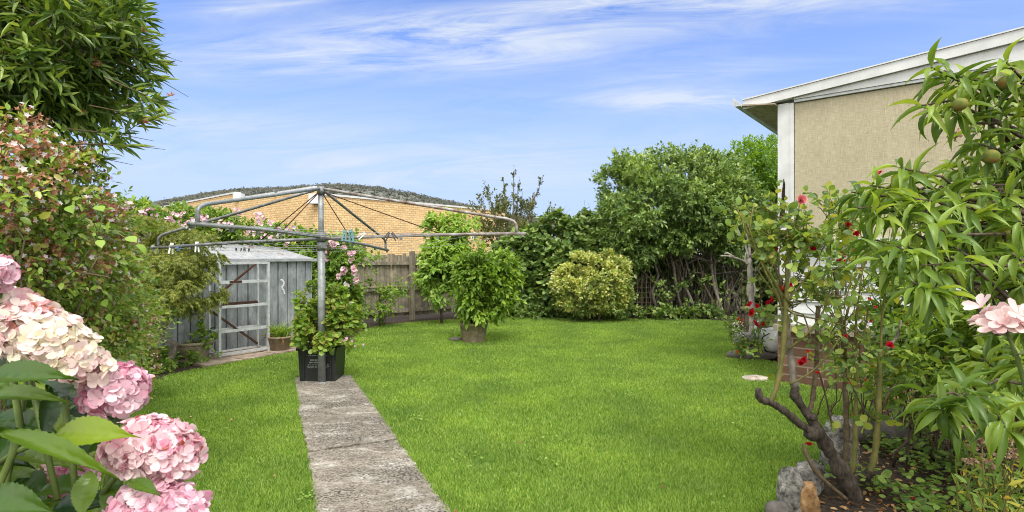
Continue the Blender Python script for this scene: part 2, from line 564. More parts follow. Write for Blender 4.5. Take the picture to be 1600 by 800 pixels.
# ------------------------------------------------------------------ materials
M_soil = speckmat('soil', [(.3, (.018, .013, .009)), (.5, (.05, .036, .024)), (.72, (.11, .085, .06))], 24, .95, .03, .8, big=[(.3, .7), (.7, 1.25)])
M_lawn = speckmat('turf', [(.3, (.08, .14, .02)), (.7, (.16, .25, .04))], 30, .9, .02, .6, big=[(.3, .8), (.7, 1.15)], bigscale=.9)
M_paint = speckmat('white_paint', [(.3, (.52, .535, .53)), (.7, (.63, .64, .635))], 5, .5, .002, .15, big=[(.35, .9), (.6, 1.04)], bigscale=3)
M_galv = speckmat('galvanised_tube', [(.3, (.15, .165, .165)), (.5, (.23, .25, .25)), (.72, (.33, .355, .35))], 14, .5, .002, .2, metal=.35, big=[(.3, .75), (.7, 1.15)])
M_galvdark = speckmat('weathered_tube', [(.3, (.07, .07, .07)), (.55, (.17, .18, .18)), (.72, (.30, .31, .31))], 12, .55, .002, .2, metal=.3)
M_rust = speckmat('rust', [(.3, (.03, .016, .011)), (.6, (.075, .036, .022)), (.75, (.14, .065, .036))], 22, .9, .003, .4)
M_rustytube = speckmat('rusty_tube', [(.34, (.1, .05, .03)), (.5, (.24, .2, .18)), (.66, (.4, .42, .42))], 7, .6, .002, .3, metal=.25)
M_wire = speckmat('line_wire', [(.3, (.2, .21, .22)), (.7, (.4, .41, .42))], 30, .5, .001, .1, metal=.2)
M_black = speckmat('black_plastic', [(.3, (.010, .011, .011)), (.7, (.022, .023, .023))], 18, .42, .001, .15, big=[(.3, .8), (.7, 1.4)])
M_white = speckmat('chalk_white', [(.3, (.5, .52, .52)), (.7, (.75, .76, .76))], 30, .8, .001, .1)
M_glaze = speckmat('white_glaze', [(.3, (.7, .71, .7)), (.7, (.84, .84, .83))], 8, .45, .001, .1)
M_timber = barkmat('grey_timber', (.11, .095, .07), (.34, .30, .23), 20, .06)
M_timber2 = barkmat('pale_timber', (.25, .2, .14), (.42, .36, .27), 20, .1)
M_bark = barkmat('brown_bark', (.035, .026, .018), (.14, .105, .075), 30, .3)
M_barkgrey = barkmat('grey_bark', (.09, .075, .06), (.30, .26, .22), 40, .35)
M_barkpale = barkmat('pale_bark', (.22, .19, .15), (.5, .46, .4), 30, .3)
M_bark2 = barkmat('dark_rose_bark', (.022, .017, .013), (.115, .095, .075), 40, .35)
M_rack = speckmat('rack_paint', [(.3, (.36, .38, .385)), (.55, (.5, .525, .53)), (.75, (.6, .62, .62))], 16, .5, .002, .2, metal=.2)
M_canegreen = speckmat('green_cane', [(.3, (.08, .085, .02)), (.55, (.16, .15, .04)), (.75, (.2, .15, .07))], 16, .55, .003, .3, big=[(.3, .7), (.7, 1.2)])
M_canebrown = speckmat('brown_cane', [(.3, (.05, .035, .02)), (.55, (.12, .09, .05)), (.75, (.2, .16, .11))], 24, .7, .003, .4)
M_stem = speckmat('green_stem', [(.3, (.06, .1, .02)), (.7, (.14, .19, .05))], 20, .5, .001, .2)
M_stone = speckmat('grey_stone', [(.34, (.06, .056, .05)), (.46, (.21, .20, .18)), (.58, (.35, .335, .30)), (.72, (.48, .465, .43))], 30, .95, .03, 1.0, big=[(.35, .5), (.65, 1.2)], bigscale=9)
M_rockdark = speckmat('dark_rock', [(.3, (.06, .055, .05)), (.6, (.17, .155, .135)), (.75, (.3, .28, .25))], 10, .9, .02, .7)
M_sandstone = speckmat('orange_sandstone', [(.34, (.10, .05, .02)), (.5, (.30, .17, .07)), (.68, (.44, .31, .18))], 16, .9, .015, .6, big=[(.3, .7), (.7, 1.15)], bigscale=5)
M_palestone = speckmat('pale_stone', [(.35, (.16, .10, .06)), (.5, (.36, .32, .26)), (.68, (.54, .50, .44))], 12, .85, .01, .5)
M_pot = speckmat('stoneware', [(.3, (.16, .13, .085)), (.55, (.33, .28, .2)), (.75, (.45, .40, .31))], 9, .85, .005, .4, big=[(.3, .75), (.7, 1.15)], bigscale=5)
M_concretepot = speckmat('concrete_pot', [(.3, (.17, .13, .085)), (.6, (.31, .25, .175)), (.75, (.4, .34, .26))], 16, .9, .005, .5, big=[(.3, .7), (.7, 1.15)], bigscale=5)


def shedmat():
    m, nt, out = newmat('weathered_zinc')
    v = coord(nt, 'Object', (1, 1, .35)); n1 = noise(nt, v, 9, 8, .72); n2 = noise(nt, coord(nt, 'Object'), 2.2, 4)
    col = ramp(nt, [(.3, (.15, .165, .17)), (.52, (.28, .305, .315)), (.75, (.45, .48, .495))], n1).outputs[0]
    col = mixc(nt, 1.0, col, ramp(nt, [(.35, .78), (.65, 1.15)], n2).outputs[0], 'MULTIPLY')
    principled(nt, out, col, .62, .25, bump(nt, n1, .15, .003), .3)
    return m


def roofmat():
    m, nt, out = newmat('zinc_roof')
    n1 = noise(nt, coord(nt, 'Object'), 6, 7, .7); n2 = noise(nt, coord(nt, 'Object', (1, 1.0, 1)), 3.1, 5, .6)
    col = ramp(nt, [(.3, (.26, .275, .285)), (.7, (.42, .44, .45))], n1).outputs[0]
    rf = ramp(nt, [(.60, 0.0), (.68, .85)], n2).outputs[0]
    col = mixc(nt, rf, col, (.22, .09, .045))
    principled(nt, out, col, .5, .25, bump(nt, n1, .1, .003), .35)
    return m


def concretemat():
    """worn exposed-aggregate path: pale cement, dark pebbles, worn white patches"""
    m, nt, out = newmat('worn_concrete')
    v = coord(nt, 'Object')
    n0 = noise(nt, v, 1.5, 5, .6, .5); n1 = noise(nt, v, 26, 6, .7); n3 = noise(nt, coord(nt, 'Object', (1, 2.2, 1)), 2.7, 5, .65, .6)
    vo = N(nt, 'ShaderNodeTexVoronoi'); vo.inputs['Scale'].default_value = 62; nt.links.new(v, vo.inputs['Vector'])
    vr = ramp(nt, [(.18, 1.0), (.5, 0.0)], vo.outputs['Distance'])
    basec = ramp(nt, [(.3, (.15, .125, .095)), (.5, (.26, .23, .185)), (.72, (.40, .37, .31))], n1).outputs[0]
    peb = ramp(nt, [(.42, (.02, .019, .018)), (.5, (.09, .08, .07)), (.62, (.26, .23, .19))], noise(nt, v, 45, 2)).outputs[0]
    mask = ramp(nt, [(.36, 0.0), (.52, 1.0)], n0).outputs[0]
    mm = N(nt, 'ShaderNodeMath', operation='MULTIPLY'); nt.links.new(mask, mm.inputs[0]); nt.links.new(vr.outputs[0], mm.inputs[1])
    col = mixc(nt, mm.outputs[0], basec, peb)
    wm = ramp(nt, [(.52, 0.0), (.6, .55), (.7, .75)], n3).outputs[0]; wv = mixc(nt, 1.0, wm, ramp(nt, [(.4, .35), (.6, 1.0)], n1).outputs[0], 'MULTIPLY'); wm = wv
    col = mixc(nt, wm, col, (.58, .56, .50))
    sp1 = ramp(nt, [(.50, 0.0), (.56, 1.0)], noise(nt, coord(nt, 'Object', (1, 1.6, 1)), 48, 3, .6)).outputs[0]
    bands = ramp(nt, [(.42, .08), (.56, .95)], noise(nt, coord(nt, 'Object', (.8, 1.7, 1), (3, 1, 0)), 1.9, 5, .65, .5)).outputs[0]
    m2 = N(nt, 'ShaderNodeMath', operation='MULTIPLY'); nt.links.new(sp1, m2.inputs[0]); nt.links.new(bands, m2.inputs[1])
    col = mixc(nt, m2.outputs[0], col, (.035, .033, .03))
    dk = ramp(nt, [(.35, .7), (.6, 1.06)], noise(nt, v, .9, 4)).outputs[0]
    col = mixc(nt, 1.0, col, dk, 'MULTIPLY')
    principled(nt, out, col, .9, normal=bump(nt, vo.outputs['Distance'], .5, .008), spec=.2)
    return m


def meshmat():
    m, nt, out = newmat('woven_shade_cloth')
    t = coord(nt, 'Object'); a = noise(nt, coord(nt, 'Object', (12, 1, 160)), 1.0, 3, .6); b = noise(nt, coord(nt, 'Object', (160, 1, 10)), 1.0, 3, .6)
    ad = N(nt, 'ShaderNodeMath', operation='ADD'); nt.links.new(a, ad.inputs[0]); nt.links.new(b, ad.inputs[1])
    hv = N(nt, 'ShaderNodeMath', operation='MULTIPLY'); nt.links.new(ad.outputs[0], hv.inputs[0]); hv.inputs[1].default_value = .5
    col = ramp(nt, [(.38, (.32, .285, .19)), (.5, (.41, .365, .25)), (.62, (.49, .445, .32))], hv.outputs[0]).outputs[0]
    col = mixc(nt, 1.0, col, ramp(nt, [(.3, .87), (.7, 1.05)], noise(nt, coord(nt, 'Object', (2.2, 1, .5)), 1.6, 5, .65)).outputs[0], 'MULTIPLY')
    principled(nt, out, col, .9, normal=bump(nt, hv.outputs[0], .4, .003), spec=.1)
    return m


M_shed, M_roof, M_path, M_mesh = shedmat(), roofmat(), concretemat(), meshmat()
M_blond = brickmat('blond_brick', (.62, .42, .19), (.74, .54, .275), (.42, .30, .165), .32, .125, .016)
M_redbrick = brickmat('brown_brick', (.12, .066, .042), (.19, .11, .07), (.25, .2, .15), .34, .115, .009)
M_paver = speckmat('paver', [(.3, (.2, .15, .11)), (.55, (.34, .27, .205)), (.75, (.44, .37, .3))], 8, .9, .006, .4, big=[(.3, .75), (.7, 1.15)])

# ------------------------------------------------------------------ ground
g = G(); n = 48; an = np.arange(n) * 2 * PI / n
rings = [0, 6, 12, 20, 40, 100, 400, 1500, 5000]
V = [(0, 0, 0)]; F = []
for r in rings[1:]:
    V += [(r * math.cos(a), r * math.sin(a), 0) for a in an]
F += [(0, 1 + j, 1 + (j + 1) % n) for j in range(n)]
for i in range(len(rings) - 2):
    F += [(1 + i * n + j, 1 + (i + 1) * n + j, 1 + (i + 1) * n + (j + 1) % n, 1 + i * n + (j + 1) % n) for j in range(n)]
structure(g.raw(V, F).build('ground', M_soil), 'bare brown garden soil under the beds and beyond the fence', 'ground')

LAWN = [(-2.1, 1.2), (-2.9, 3.4), gnd(235, 603)[:2], gnd(330, 574)[:2], gnd(470, 549)[:2], gnd(545, 531)[:2], gnd(575, 514)[:2], gnd(640, 505)[:2], gnd(700, 501)[:2],
        gnd(800, 497)[:2], gnd(880, 498.5)[:2], gnd(950, 499)[:2], gnd(1050, 500)[:2], gnd(1140, 504)[:2], gnd(1165, 530)[:2], gnd(1160, 556)[:2], gnd(1215, 569)[:2], gnd(1228, 590)[:2], (3.68, 6.58),
        (4.05, 6.30), (3.75, 5.6), (3.03, 4.86), (2.25, 4.06), (1.72, 3.45), (1.45, 2.6), (1.2, 1.2)]
LAWN = np.array([np.asarray(p)[:2] for p in LAWN])
PATH = np.array([gnd(460, 593)[:2], (gnd(469, 640)[:2]), (gnd(465.5, 643)[:2]), gnd(481, 710)[:2], gnd(494, 800)[:2], (-.42, 1.6), (.42, 1.6), gnd(700, 800)[:2], gnd(622, 690)[:2], gnd(548, 589)[:2]])


def smooth_poly(p, sub=6, jit=.03):
    out = []
    k = len(p)
    for i in range(k):
        p0, p1, p2, p3 = p[i - 1], p[i], p[(i + 1) % k], p[(i + 2) % k]
        for t in np.linspace(0, 1, sub, endpoint=False):
            q = .5 * ((2 * p1) + (-p0 + p2) * t + (2 * p0 - 5 * p1 + 4 * p2 - p3) * t * t + (-p0 + 3 * p1 - 3 * p2 + p3) * t ** 3)
            out.append(q + R.normal(size=2) * jit)
    return np.array(out)


def inside(P, poly):
    x, y = P[:, 0], P[:, 1]; r = np.zeros(len(P), bool); k = len(poly)
    for i in range(k):
        (x1, y1), (x2, y2) = poly[i], poly[(i + 1) % k]
        c = ((y1 > y) != (y2 > y)) & (x < (x2 - x1) * (y - y1) / (y2 - y1 + 1e-12) + x1)
        r ^= c
    return r


lawn_poly = smooth_poly(LAWN, 5, .02)
g = G(); g.raw(np.c_[lawn_poly, np.full(len(lawn_poly), .004)], [tuple(range(len(lawn_poly)))])
structure(g.build('lawn', M_lawn), 'mown green lawn filling the middle of the yard', 'lawn')

# grass blades (nobody could count them)
NB = 520000
q = R.random(NB * 4)
dd = 1.9 + (14.3 - 1.9) * q ** 1.25                      # denser close by
xx = (R.random(NB * 4) * 2 - 1) * (dd * 1.0 + .4)
Pq = np.c_[xx, dd]
pin = inside(Pq, lawn_poly)
pth = PATH.copy(); pc = pth.mean(0); 
keep = pin & ~inside(Pq, pth)
Pq = Pq[keep][:NB]
d = Pq[:, 1]
patch = np.array([mnoise.noise(Vector((a * .9, b * .9, 0))) + .5 * mnoise.noise(Vector((a * 3.1, b * 3.1, 4))) for a, b in Pq])
h = (.026 + .012 * R.random(len(Pq)) + .012 * np.maximum(patch, 0)) * (.9 + .03 * d)
g = G()
D = nrm(np.c_[R.normal(size=(len(Pq), 2)) * .55, np.ones(len(Pq))])
g.scat(BLADE, np.c_[Pq, np.full(len(Pq), .003)], D, rdir(len(Pq)), h, .0032 + .00135 * d)
M_grass = leafmat('grass_blade', [(.10, .20, .026), (.18, .32, .046), (.28, .43, .08), (.44, .54, .17)], .45, .5, .3, (1.2, 1.15, .5), .26, 1.3)
tag(g.build('grass', M_grass), 'short bright green grass blades of the mown lawn', 'grass', kind='stuff')

# longer tufts along the path's edges
g = G()
for (a, b) in ((PATH[0], PATH[1]), (PATH[2], PATH[4]), (PATH[4], PATH[5]), (PATH[6], PATH[7]), (PATH[7], PATH[9]), (PATH[0], PATH[9])):
    L = np.linalg.norm(b - a); k = int(L * 420); t = R.random(k)[:, None]
    nn = np.array([-(b - a)[1], (b - a)[0]]) / L
    off = R.normal(0, .014, (k, 1)) + .012
    P = a + (b - a) * t + nn * off * np.sign(((PATH.mean(0) - a) @ nn)) * -1
    D = nrm(np.c_[R.normal(size=(k, 2)) * .7, np.ones(k)])
    g.scat(BLADE, np.c_[P, np.zeros(k)], D, rdir(k), R.uniform(.03, .065, k), .006)
tag(g.build('edge_grass', M_grass), 'longer grass fringe along both edges of the concrete path', 'grass', kind='stuff')

# path: two slabs with a joint and a chipped left edge
pm = (PATH[3] + PATH[2]) / 2
slab_a = np.array([PATH[0], PATH[1], PATH[2], PATH[3] + (0, .012), PATH[8] + (0, .012), PATH[9]])
slab_b = np.array([PATH[3] - (0, .012), PATH[4], PATH[5], PATH[6], PATH[7], PATH[8] - (0, .012)])


def rough_edges(poly, step=.05, jit=.008):
    out = []
    for i in range(len(poly)):
        a, b = poly[i], poly[(i + 1) % len(poly)]
        k = max(1, int(np.linalg.norm(b - a) / step))
        for t in np.arange(k) / k:
            out.append(a + (b - a) * t + R.normal(size=2) * jit)
    return np.array(out)


pr = None
g = G()
for sl_ in (slab_a, slab_b):
    pl = rough_edges(sl_)
    g.prism(pl, 0, .024 if sl_ is slab_a else .020)
structure(g.build('path', M_path), 'worn grey concrete path running from the clothesline to the front of the picture', 'path')

# paving strip in front of the shed
g = G()
e = nrm(np.array([.49, .87])); nrmv = np.array([-.87, .49])
o0 = gnd(322, 575)[:2]
for i in range(5):
    for j in range(2):
        a = o0 + e * (i * .56) + nrmv * (j * .42 - .02)
        pts = [a + e * .01, a + e * .55, a + e * .55 + nrmv * .40, a + e * .01 + nrmv * .40]
        g.prism(rough_edges(np.array(pts), .1, .006), 0, .03 + .006 * R.random())
structure(g.build('paving', M_paver), 'brown paving slabs in front of the metal shed', 'paving')

# ------------------------------------------------------------------ hills
M_hill = speckmat('scrub_hill', [(.3, (.12, .128, .108)), (.7, (.15, .157, .135))], .02, .95, 1, .1, det=8)
HP = [(-600, 345), (0, 338), (150, 330), (215, 321), (270, 308), (330, 298), (385, 292), (440, 291), (500, 287), (535, 286), (590, 290), (640, 299), (690, 310), (740, 321), (800, 334), (870, 342), (950, 347), (1100, 352), (1500, 360), (2200, 370)]
hx = np.array([p[0] for p in HP]); hy = np.array([p[1] for p in HP])
HD = 900.0
g = G(); nx, ny = 130, 14; V = []
for j in range(ny):
    t = j / (ny - 1)
    for i in range(nx):
        px = -600 + 2800 * i / (nx - 1)
        zr = (400 - np.interp(px, hx, hy)) / FPX * HD
        Y = HD - 420 * (.8 - t); X = (px - 800) / FPX * HD * (Y / HD if t > .5 else 1)
        zz = zr * math.sin(min(1, t / .8) * PI / 2) ** 1.2 * (1 if t <= .8 else 1 - .8 * (t - .8)) + 5 * mnoise.noise(Vector((X * .008, Y * .008, 2))) * t
        V.append((X, Y - 0, zz - 6))
g.raw(V, [(j * nx + i, j * nx + i + 1, (j + 1) * nx + i + 1, (j + 1) * nx + i) for j in range(ny - 1) for i in range(nx - 1)], 0, True)
hv = np.array(V).reshape(ny, nx, 3)
structure(g.build('hills', M_hill), 'long low grey green hill on the skyline beyond the brick building', 'hill')
g = G(); K = 15000
fi = R.uniform(20, nx - 28, K); fj = R.uniform(.35, .86, K) * (ny - 1); fj[:3600] = R.uniform(.74, .84, 3600) * (ny - 1)
ii, jj = fi.astype(int), fj.astype(int); jj = np.minimum(jj, ny - 2)
a, b = (fi - ii)[:, None], (fj - jj)[:, None]
P = (hv[jj, ii] * (1 - a) + hv[jj, ii + 1] * a) * (1 - b) + (hv[jj + 1, ii] * (1 - a) + hv[jj + 1, ii + 1] * a) * b
P[:, 2] += 1; sz = R.uniform(2.4, 5.0, K)
rep = 7
PP = np.repeat(P, rep, 0) + rdir(K * rep) * (np.repeat(sz, rep)[:, None] * np.array([.75, .75, .8]))
g.scat(DIAMOND, PP, nrm(rdir(K * rep) * (1, 1, .35)), nrm(rdir(K * rep) * .6 + np.array([0, -.6, 1.2])), R.uniform(2.4, 4.2, K * rep), R.uniform(2.2, 3.8, K * rep))
M_far = leafmat('far_eucalypt', [(.125, .134, .112), (.145, .153, .128), (.165, .172, .147)], .45, .9, .05, (1.05, 1.03, .95), .16, .006)
tag(g.build('far_wood', M_far), 'grey green scrub and gum trees covering the far hill', 'woodland', kind='stuff')

# ------------------------------------------------------------------ blond brick building beyond the fence
Pc = at(504, 400, 28.0)                                     # its near corner
bb = thing('brick_building', 'long blond brick building with white capped parapets beyond the paling fence', 'building', (Pc[0], Pc[1], 0))


def wall_part(name, a, b, z0, z1, mat, parent, th=.25, origin=None, cap=None, side=1):
    """a wall from plan point a to b standing between z0 and z1, with its own local x along the wall"""
    a, b = np.asarray(a, float), np.asarray(b, float); L = np.linalg.norm(b - a); rz = math.atan2(b[1] - a[1], b[0] - a[0])
    g = G(); g.box((L / 2, side * th / 2, (z0 + z1) / 2), (L, th, z1 - z0))
    o = g.build(name, mat, parent, local=True)
    o.location = (a[0] - ORG[parent.name][0], a[1] - ORG[parent.name][1], 0); o.rotation_euler = (0, 0, rz)
    if cap:
        h = G(); h.box((L / 2, side * th / 2, z1 + .05), (L + .05, th + .12, .10)); h.build(cap, M_paint, o, local=True)
    return o


c2 = at(745, 400, 36.5); zr = CAMH + 95 * 28 / FPX; zl = CAMH + 106 * 28 / FPX
p1 = at(431, 400, 30.6); p2 = at(368, 400, 34.0); p3 = at(170, 400, 56)
wall_part('brick_wall', Pc, c2 + (c2 - Pc) * .25, 0, zr, M_blond, bb, cap='coping')
lc = Pc + np.array([-.42, -.02, 0])
wall_part('brick_wall', lc, p1, 0, zl, M_blond, bb, side=-1, cap='coping')
wall_part('brick_wall', p1 + nrm(p2 - p1) * .02, p2, 0, zl + .02, M_blond, bb, side=-1, cap='coping')
wall_part('brick_wall', p2 + nrm(p3 - p2) * .02, p3, 0, zl + .42, M_blond, bb, side=-1, cap='coping')
g = G(); g.box((lc[0] + .2, lc[1] + .16, zl / 2 - .2), (.42, .28, zl - .4)); g.build('corner_pier', M_blond, bb)
g = G(); e2 = nrm((c2 - Pc)[:2]); g.box((Pc[0] - .28, Pc[1] - .2, CAMH + 89.5 * 28 / FPX), (.62, .3, .46)); g.box((Pc[0] - .28, Pc[1] - .2, CAMH + 82 * 28 / FPX), (.74, .4, .07))
g.build('wall_box', M_paint, bb)
g = G(); pp = at(371, 308, 33.9); g.box((pp[0] + .15, pp[1] - .1, pp[2]), (.5, .5, .42)); g.build('parapet_end', M_paint, bb)
g = G(); pb = at(428, 299, 30.2); g.box((pb[0], pb[1] + .3, zl + .17), (.25, .25, .14)); g.build('roof_vent', M_galvdark, bb)
# flat roof behind the parapets
g = G(); q4 = [lc[:2] + (0, .3), p1[:2] + (.2, .3), p2[:2] + (.3, .3), p3[:2] + (.4, 0), p3[:2] + (8, 22), c2[:2] + (c2 - Pc)[:2] * .24]
g.prism(q4, zr - .35, zr - .15); g.build('roof', M_galvdark, bb)

# ------------------------------------------------------------------ house at right
Hc = np.array([3.37, 6.9, 0]); HRZ = math.atan2(-.633, .774)
hs = thing('house', 'white timber house with a beige woven blind and brown brick base', 'house', Hc, HRZ)


def hl(g_, name, mat, parent=None):
    return g_.build(name, mat, parent or hs, local=True)


HL = 6.5
g = G(); g.box((HL / 2, 2.5, .33), (HL, 5, .66)); hl(g, 'brick_base', M_redbrick)
g = G(); g.box((HL / 2 - .01, 2.45, .70), (HL + .06, 5.06, .08)); hl(g, 'timber_plate', M_timber)
g = G(); z = .742; k = 7; bh = (1.76 - .742) / k
g.box((HL / 2 + .05, 2.55, (1.76 + .742) / 2), (HL - .1, 4.88, 1.76 - .742))
for i in range(k):
    g.prism([(.058, z + i * bh), (.092, z + i * bh), (.106, z + (i + 1) * bh - .002), (.085, z + (i + 1) * bh - .002)][::-1], .136, HL, axis=0)
hl(g, 'weatherboards', M_paint)
g = G(); g.box((HL / 2, 2.5, 2.66), (HL - .2, 4.8, 1.78)); hl(g, 'side_wall', M_paint)
cp = G(); cp.box((.065, .1, 2.13), (.13, .2, 2.78)); cp.box((.158, .03, 2.64), (.05, .06, 1.74)); cpo = hl(cp, 'corner_post', M_paint)
g = G()
for i in range(16):
    t = i / 15; zc = 2.02 + .52 * t
    g.box((.045 + .03 * t + R.normal() * .004, -.001, zc), (.05 * (1 - t) ** .7 + .008 + .008 * R.random(), .012, .045 + .02 * R.random()))
hl(g, 'rotten_patch', speckmat('rot', [(.35, (.012, .008, .006)), (.7, (.07, .04, .025))], 30, .95, .01, .6), cpo)
g = G(); g.box((HL / 2 + .1, .04, 2.655), (HL - .18, .03, 1.70)); hl(g, 'woven_blind', M_mesh)
g = G(); g.box((HL / 2 + .09, .028, 3.528), (HL - .2, .08, .03)); hl(g, 'blind_rail', M_rack)
g = G(); g.box((HL / 2 + .07, .0, 1.785), (HL - .12, .16, .045)); hl(g, 'window_sill', M_paint)
SL = .088
g = G(); g.prism([(.19, 3.545), (HL, 3.545), (HL, 3.60 + SL * HL), (.19, 3.60 + SL * .19)], -.03, .10, axis=1); hl(g, 'gable_panel', M_paint)


def sloped(g_, x0, x1, za, zb, y0, y1):
    return g_.prism([(x0, za + SL * x0), (x1, za + SL * x1), (x1, zb + SL * x1), (x0, zb + SL * x0)], y0, y1, axis=1)


g = G(); sloped(g, -.40, HL, 3.548, 3.662, -.075, -.05); hl(g, 'barge_board', M_paint)
g = G(); sloped(g, -.41, HL, 3.664, 3.678, -.09, 5.2); hl(g, 'roof', M_paint)
g = G(); sloped(g, -.02, .18, 3.545, 3.574, -.048, .02); hl(g, 'barge_soffit', M_paint)
g = G(); g.prism([(-.40, 3.545), (-.003, 3.50), (-.003, 3.515), (-.40, 3.565)], -.125, 5.2, axis=1)
for yk in np.arange(.25, 5, .6):
    g.prism([(-.38, 3.567), (0, 3.567), (0, 3.60), (-.38, 3.58)], yk, yk + .045, axis=1)
hl(g, 'soffit', M_timber2)
g = G(); g.prism([(-.50, 3.655), (-.50, 3.565), (-.47, 3.535), (-.403, 3.535), (-.403, 3.548), (-.465, 3.548), (-.488, 3.57), (-.488, 3.655)], -.19, 5.2, axis=1); hl(g, 'gutter', M_rack)

# ------------------------------------------------------------------ paling fence
def fence(A, B, posts, label, first_off=0.0, h=1.63, lattice=None, skip=None):
    A, B = np.asarray(A, float)[:2], np.asarray(B, float)[:2]
    L = np.linalg.norm(B - A); rz = math.atan2(B[1] - A[1], B[0] - A[0])
    r = thing('paling_fence', label, 'fence', (A[0], A[1], 0), rz)
    g = G(); x = 0
    while x < L:
        w = .105 + .01 * R.normal() * .4
        hh = h + R.normal() * .018
        tl = R.normal() * .006
        if hh > 0 and not (skip and skip(x)):
            g.prism([(x, .10 + R.normal() * .015), (x + w - .008, .10), (x + w - .008 + tl, hh), (x + tl, hh + R.normal() * .012)], .03 + R.normal() * .003, .045, axis=1)
        x += w
    g.build('palings', M_timber, r, local=True)
    for z, t in ((.22, .09), (.78, .09), (1.40, .07)):
        g = G(); g.box((L / 2, -.015, z + .02), (L, .05, t)); g.build('rail', M_timber, r, local=True)
    for x in posts:
        g = G(); g.box((x, -.085, (h + .08) / 2), (.12, .085, h + .08)); g.prism([(x - .06, h + .08), (x + .06, h + .08), (x, h + .10)], -.127, -.043, axis=1); g.build('post', M_timber, r, local=True)
    return r


fa = np.array([-8.6, 8.6]); fp = gnd(641, 499)[:2]
fdir = nrm(fp - np.array([-4.75, 11.85]))
A0 = fp - fdir * 7.0; B0 = fp + fdir * 2.05
f1 = fence(A0, B0, [.1, 2.4, 4.7, 7.0], 'weathered grey paling fence with a tall post behind the metal shed and the potted shrub')
g = G(); xm = 6.1
g.box((6.0, -.05, .855), (1.5, .02, .03)); g.build('new_batten', M_timber2, f1, local=True)
g = G()
for i in range(14):
    g.bar((7.15 + i * .13, .0, 1.0), (7.15 + i * .13, 0, 1.62), .02, .012)
    if i < 6: g.bar((7.12, .014, 1.03 + i * .11), (8.95, .014, 1.03 + i * .11), .02, .012)
g.build('lattice', M_timber, f1, local=True)
f2 = fence(B0 + (.06, .02), np.array([9.5, 16.2]), [2.2, 4.6, 7.0, 9.4], 'grey paling fence smothered in ivy behind the clipped round shrub')
# ------------------------------------------------------------------ shed
S0 = np.array([-4.88, 8.6]); SE = nrm(np.array([.53, .85])); SN = np.array([-SE[1], SE[0]])     # along the front, into the shed
srz = math.atan2(SE[1], SE[0])
sh0 = S0 + SE * -1.35; SLEN = 3.38; SDEP = 1.3; EAVE = 1.55; RIDGE = 1.80
sh = thing('garden_shed', 'small galvanised metal garden shed with a rust-stained skillion roof', 'shed', (sh0[0], sh0[1], 0), srz)


def ribbed(g, L, z0, z1f, pitch=.19, depth=.035):
    """vertical pan panels with pressed grooves; z1f(x) gives the top"""
    xs, ys = [], []
    x = 0
    while x < L:
        for dx, y in ((0, 0), (.004, depth), (.022, depth), (.026, 0), (pitch * .56, -.003), (pitch * .6, .004), (pitch * .66, -.002)):
            if x + dx < L: xs.append(x + dx); ys.append(y)
        x += pitch
    xs.append(L); ys.append(0)
    k = len(xs)
    V = [(x, y, z0) for x, y in zip(xs, ys)] + [(x, y, z1f(x)) for x, y in zip(xs, ys)]
    return g.raw(V, [(i, i + 1, k + i + 1, k + i) for i in range(k - 1)])


g = G(); ribbed(g, SLEN, .03, lambda x: EAVE - .03); g.build('front_wall', M_shed, sh, local=True)
for x, nm in ((SLEN, 'end_wall'), (0, 'end_wall')):
    g = G(); ribbed(g, SDEP, .03, lambda y: EAVE - .03 + (RIDGE - EAVE) * y / SDEP); o = g.build(nm, M_shed, sh, local=True)
    o.rotation_euler = (0, 0, PI / 2); o.location = (x - (.004 if x else -.004), .004, 0)
g = G(); ribbed(g, SLEN, .03, lambda x: RIDGE - .03); o = g.build('back_wall', M_shed, sh, local=True); o.location = (0, SDEP, 0)
g = G(); g.box((SLEN / 2, .05, EAVE - .055), (SLEN, .02, .06)); g.box((SLEN / 2, .05, .05), (SLEN, .02, .06)); g.box((SLEN - .01, -.006, .78), (.03, .012, 1.45)); g.build('frame_trim', M_shed, sh, local=True)
# roof sheet with ribs running down the slope
g = G(); xs, zs = [], []
x = -.06
while x < SLEN + .06:
    for dx, z in ((0, 0), (.03, 0), (.042, .022), (.062, .022), (.074, 0)):
        xs.append(x + dx); zs.append(z)
    x += .16
k = len(xs); V = []
for y, zz in ((-.07, EAVE - .013), (SDEP + .06, RIDGE + .012)):
    V += [(x, y, zz + z) for x, z in zip(xs, zs)]
    V += [(x, y, zz + z - .012) for x, z in zip(xs, zs)]
F = []
for i in range(k - 1):
    F += [(i, i + 1, 2 * k + i + 1, 2 * k + i), (k + i + 1, k + i, 3 * k + i, 3 * k + i + 1), (i + 1, i, k + i, k + i + 1), (2 * k + i, 2 * k + i + 1, 3 * k + i + 1, 3 * k + i)]
F += [(0, 2 * k, 3 * k, k), (k - 1, 2 * k - 1, 4 * k - 1, 3 * k - 1)]
g.raw(V, F); g.build('roof', M_roof, sh, local=True)
g = G(); g.box((SLEN / 2, -.074, EAVE - .022), (SLEN + .14, .012, .05)); g.build('eave_trim', M_roof, sh, local=True)
# the white squiggle painted on the wall
sq = [(438.5, 437), (441, 437.5), (443.5, 441), (443, 445), (440.5, 448.5), (441, 451), (443.5, 454), (444.5, 459)]
den = lambda px: (-4.88 * 1 - (px - 800) / FPX * 8.6) / ((px - 800) / FPX * .85 - .53)
pts = []
for px, py in sq:
    t = den(px); dd_ = 8.6 + .85 * t
    pts.append((t + 1.35, -.007, CAMH + (400 - py) / FPX * dd_))
g = G()
for a, b in zip(pts[:-1], pts[1:]):
    a, b = np.array(a), np.array(b); g.box((a + b) / 2, (.028, .004, np.linalg.norm(b - a) + .012), ax=np.array([np.cross([0, 1., 0], nrm(b - a)), [0, 1., 0], nrm(b - a)]))
g.build('painted_mark', M_white, sh, local=True)

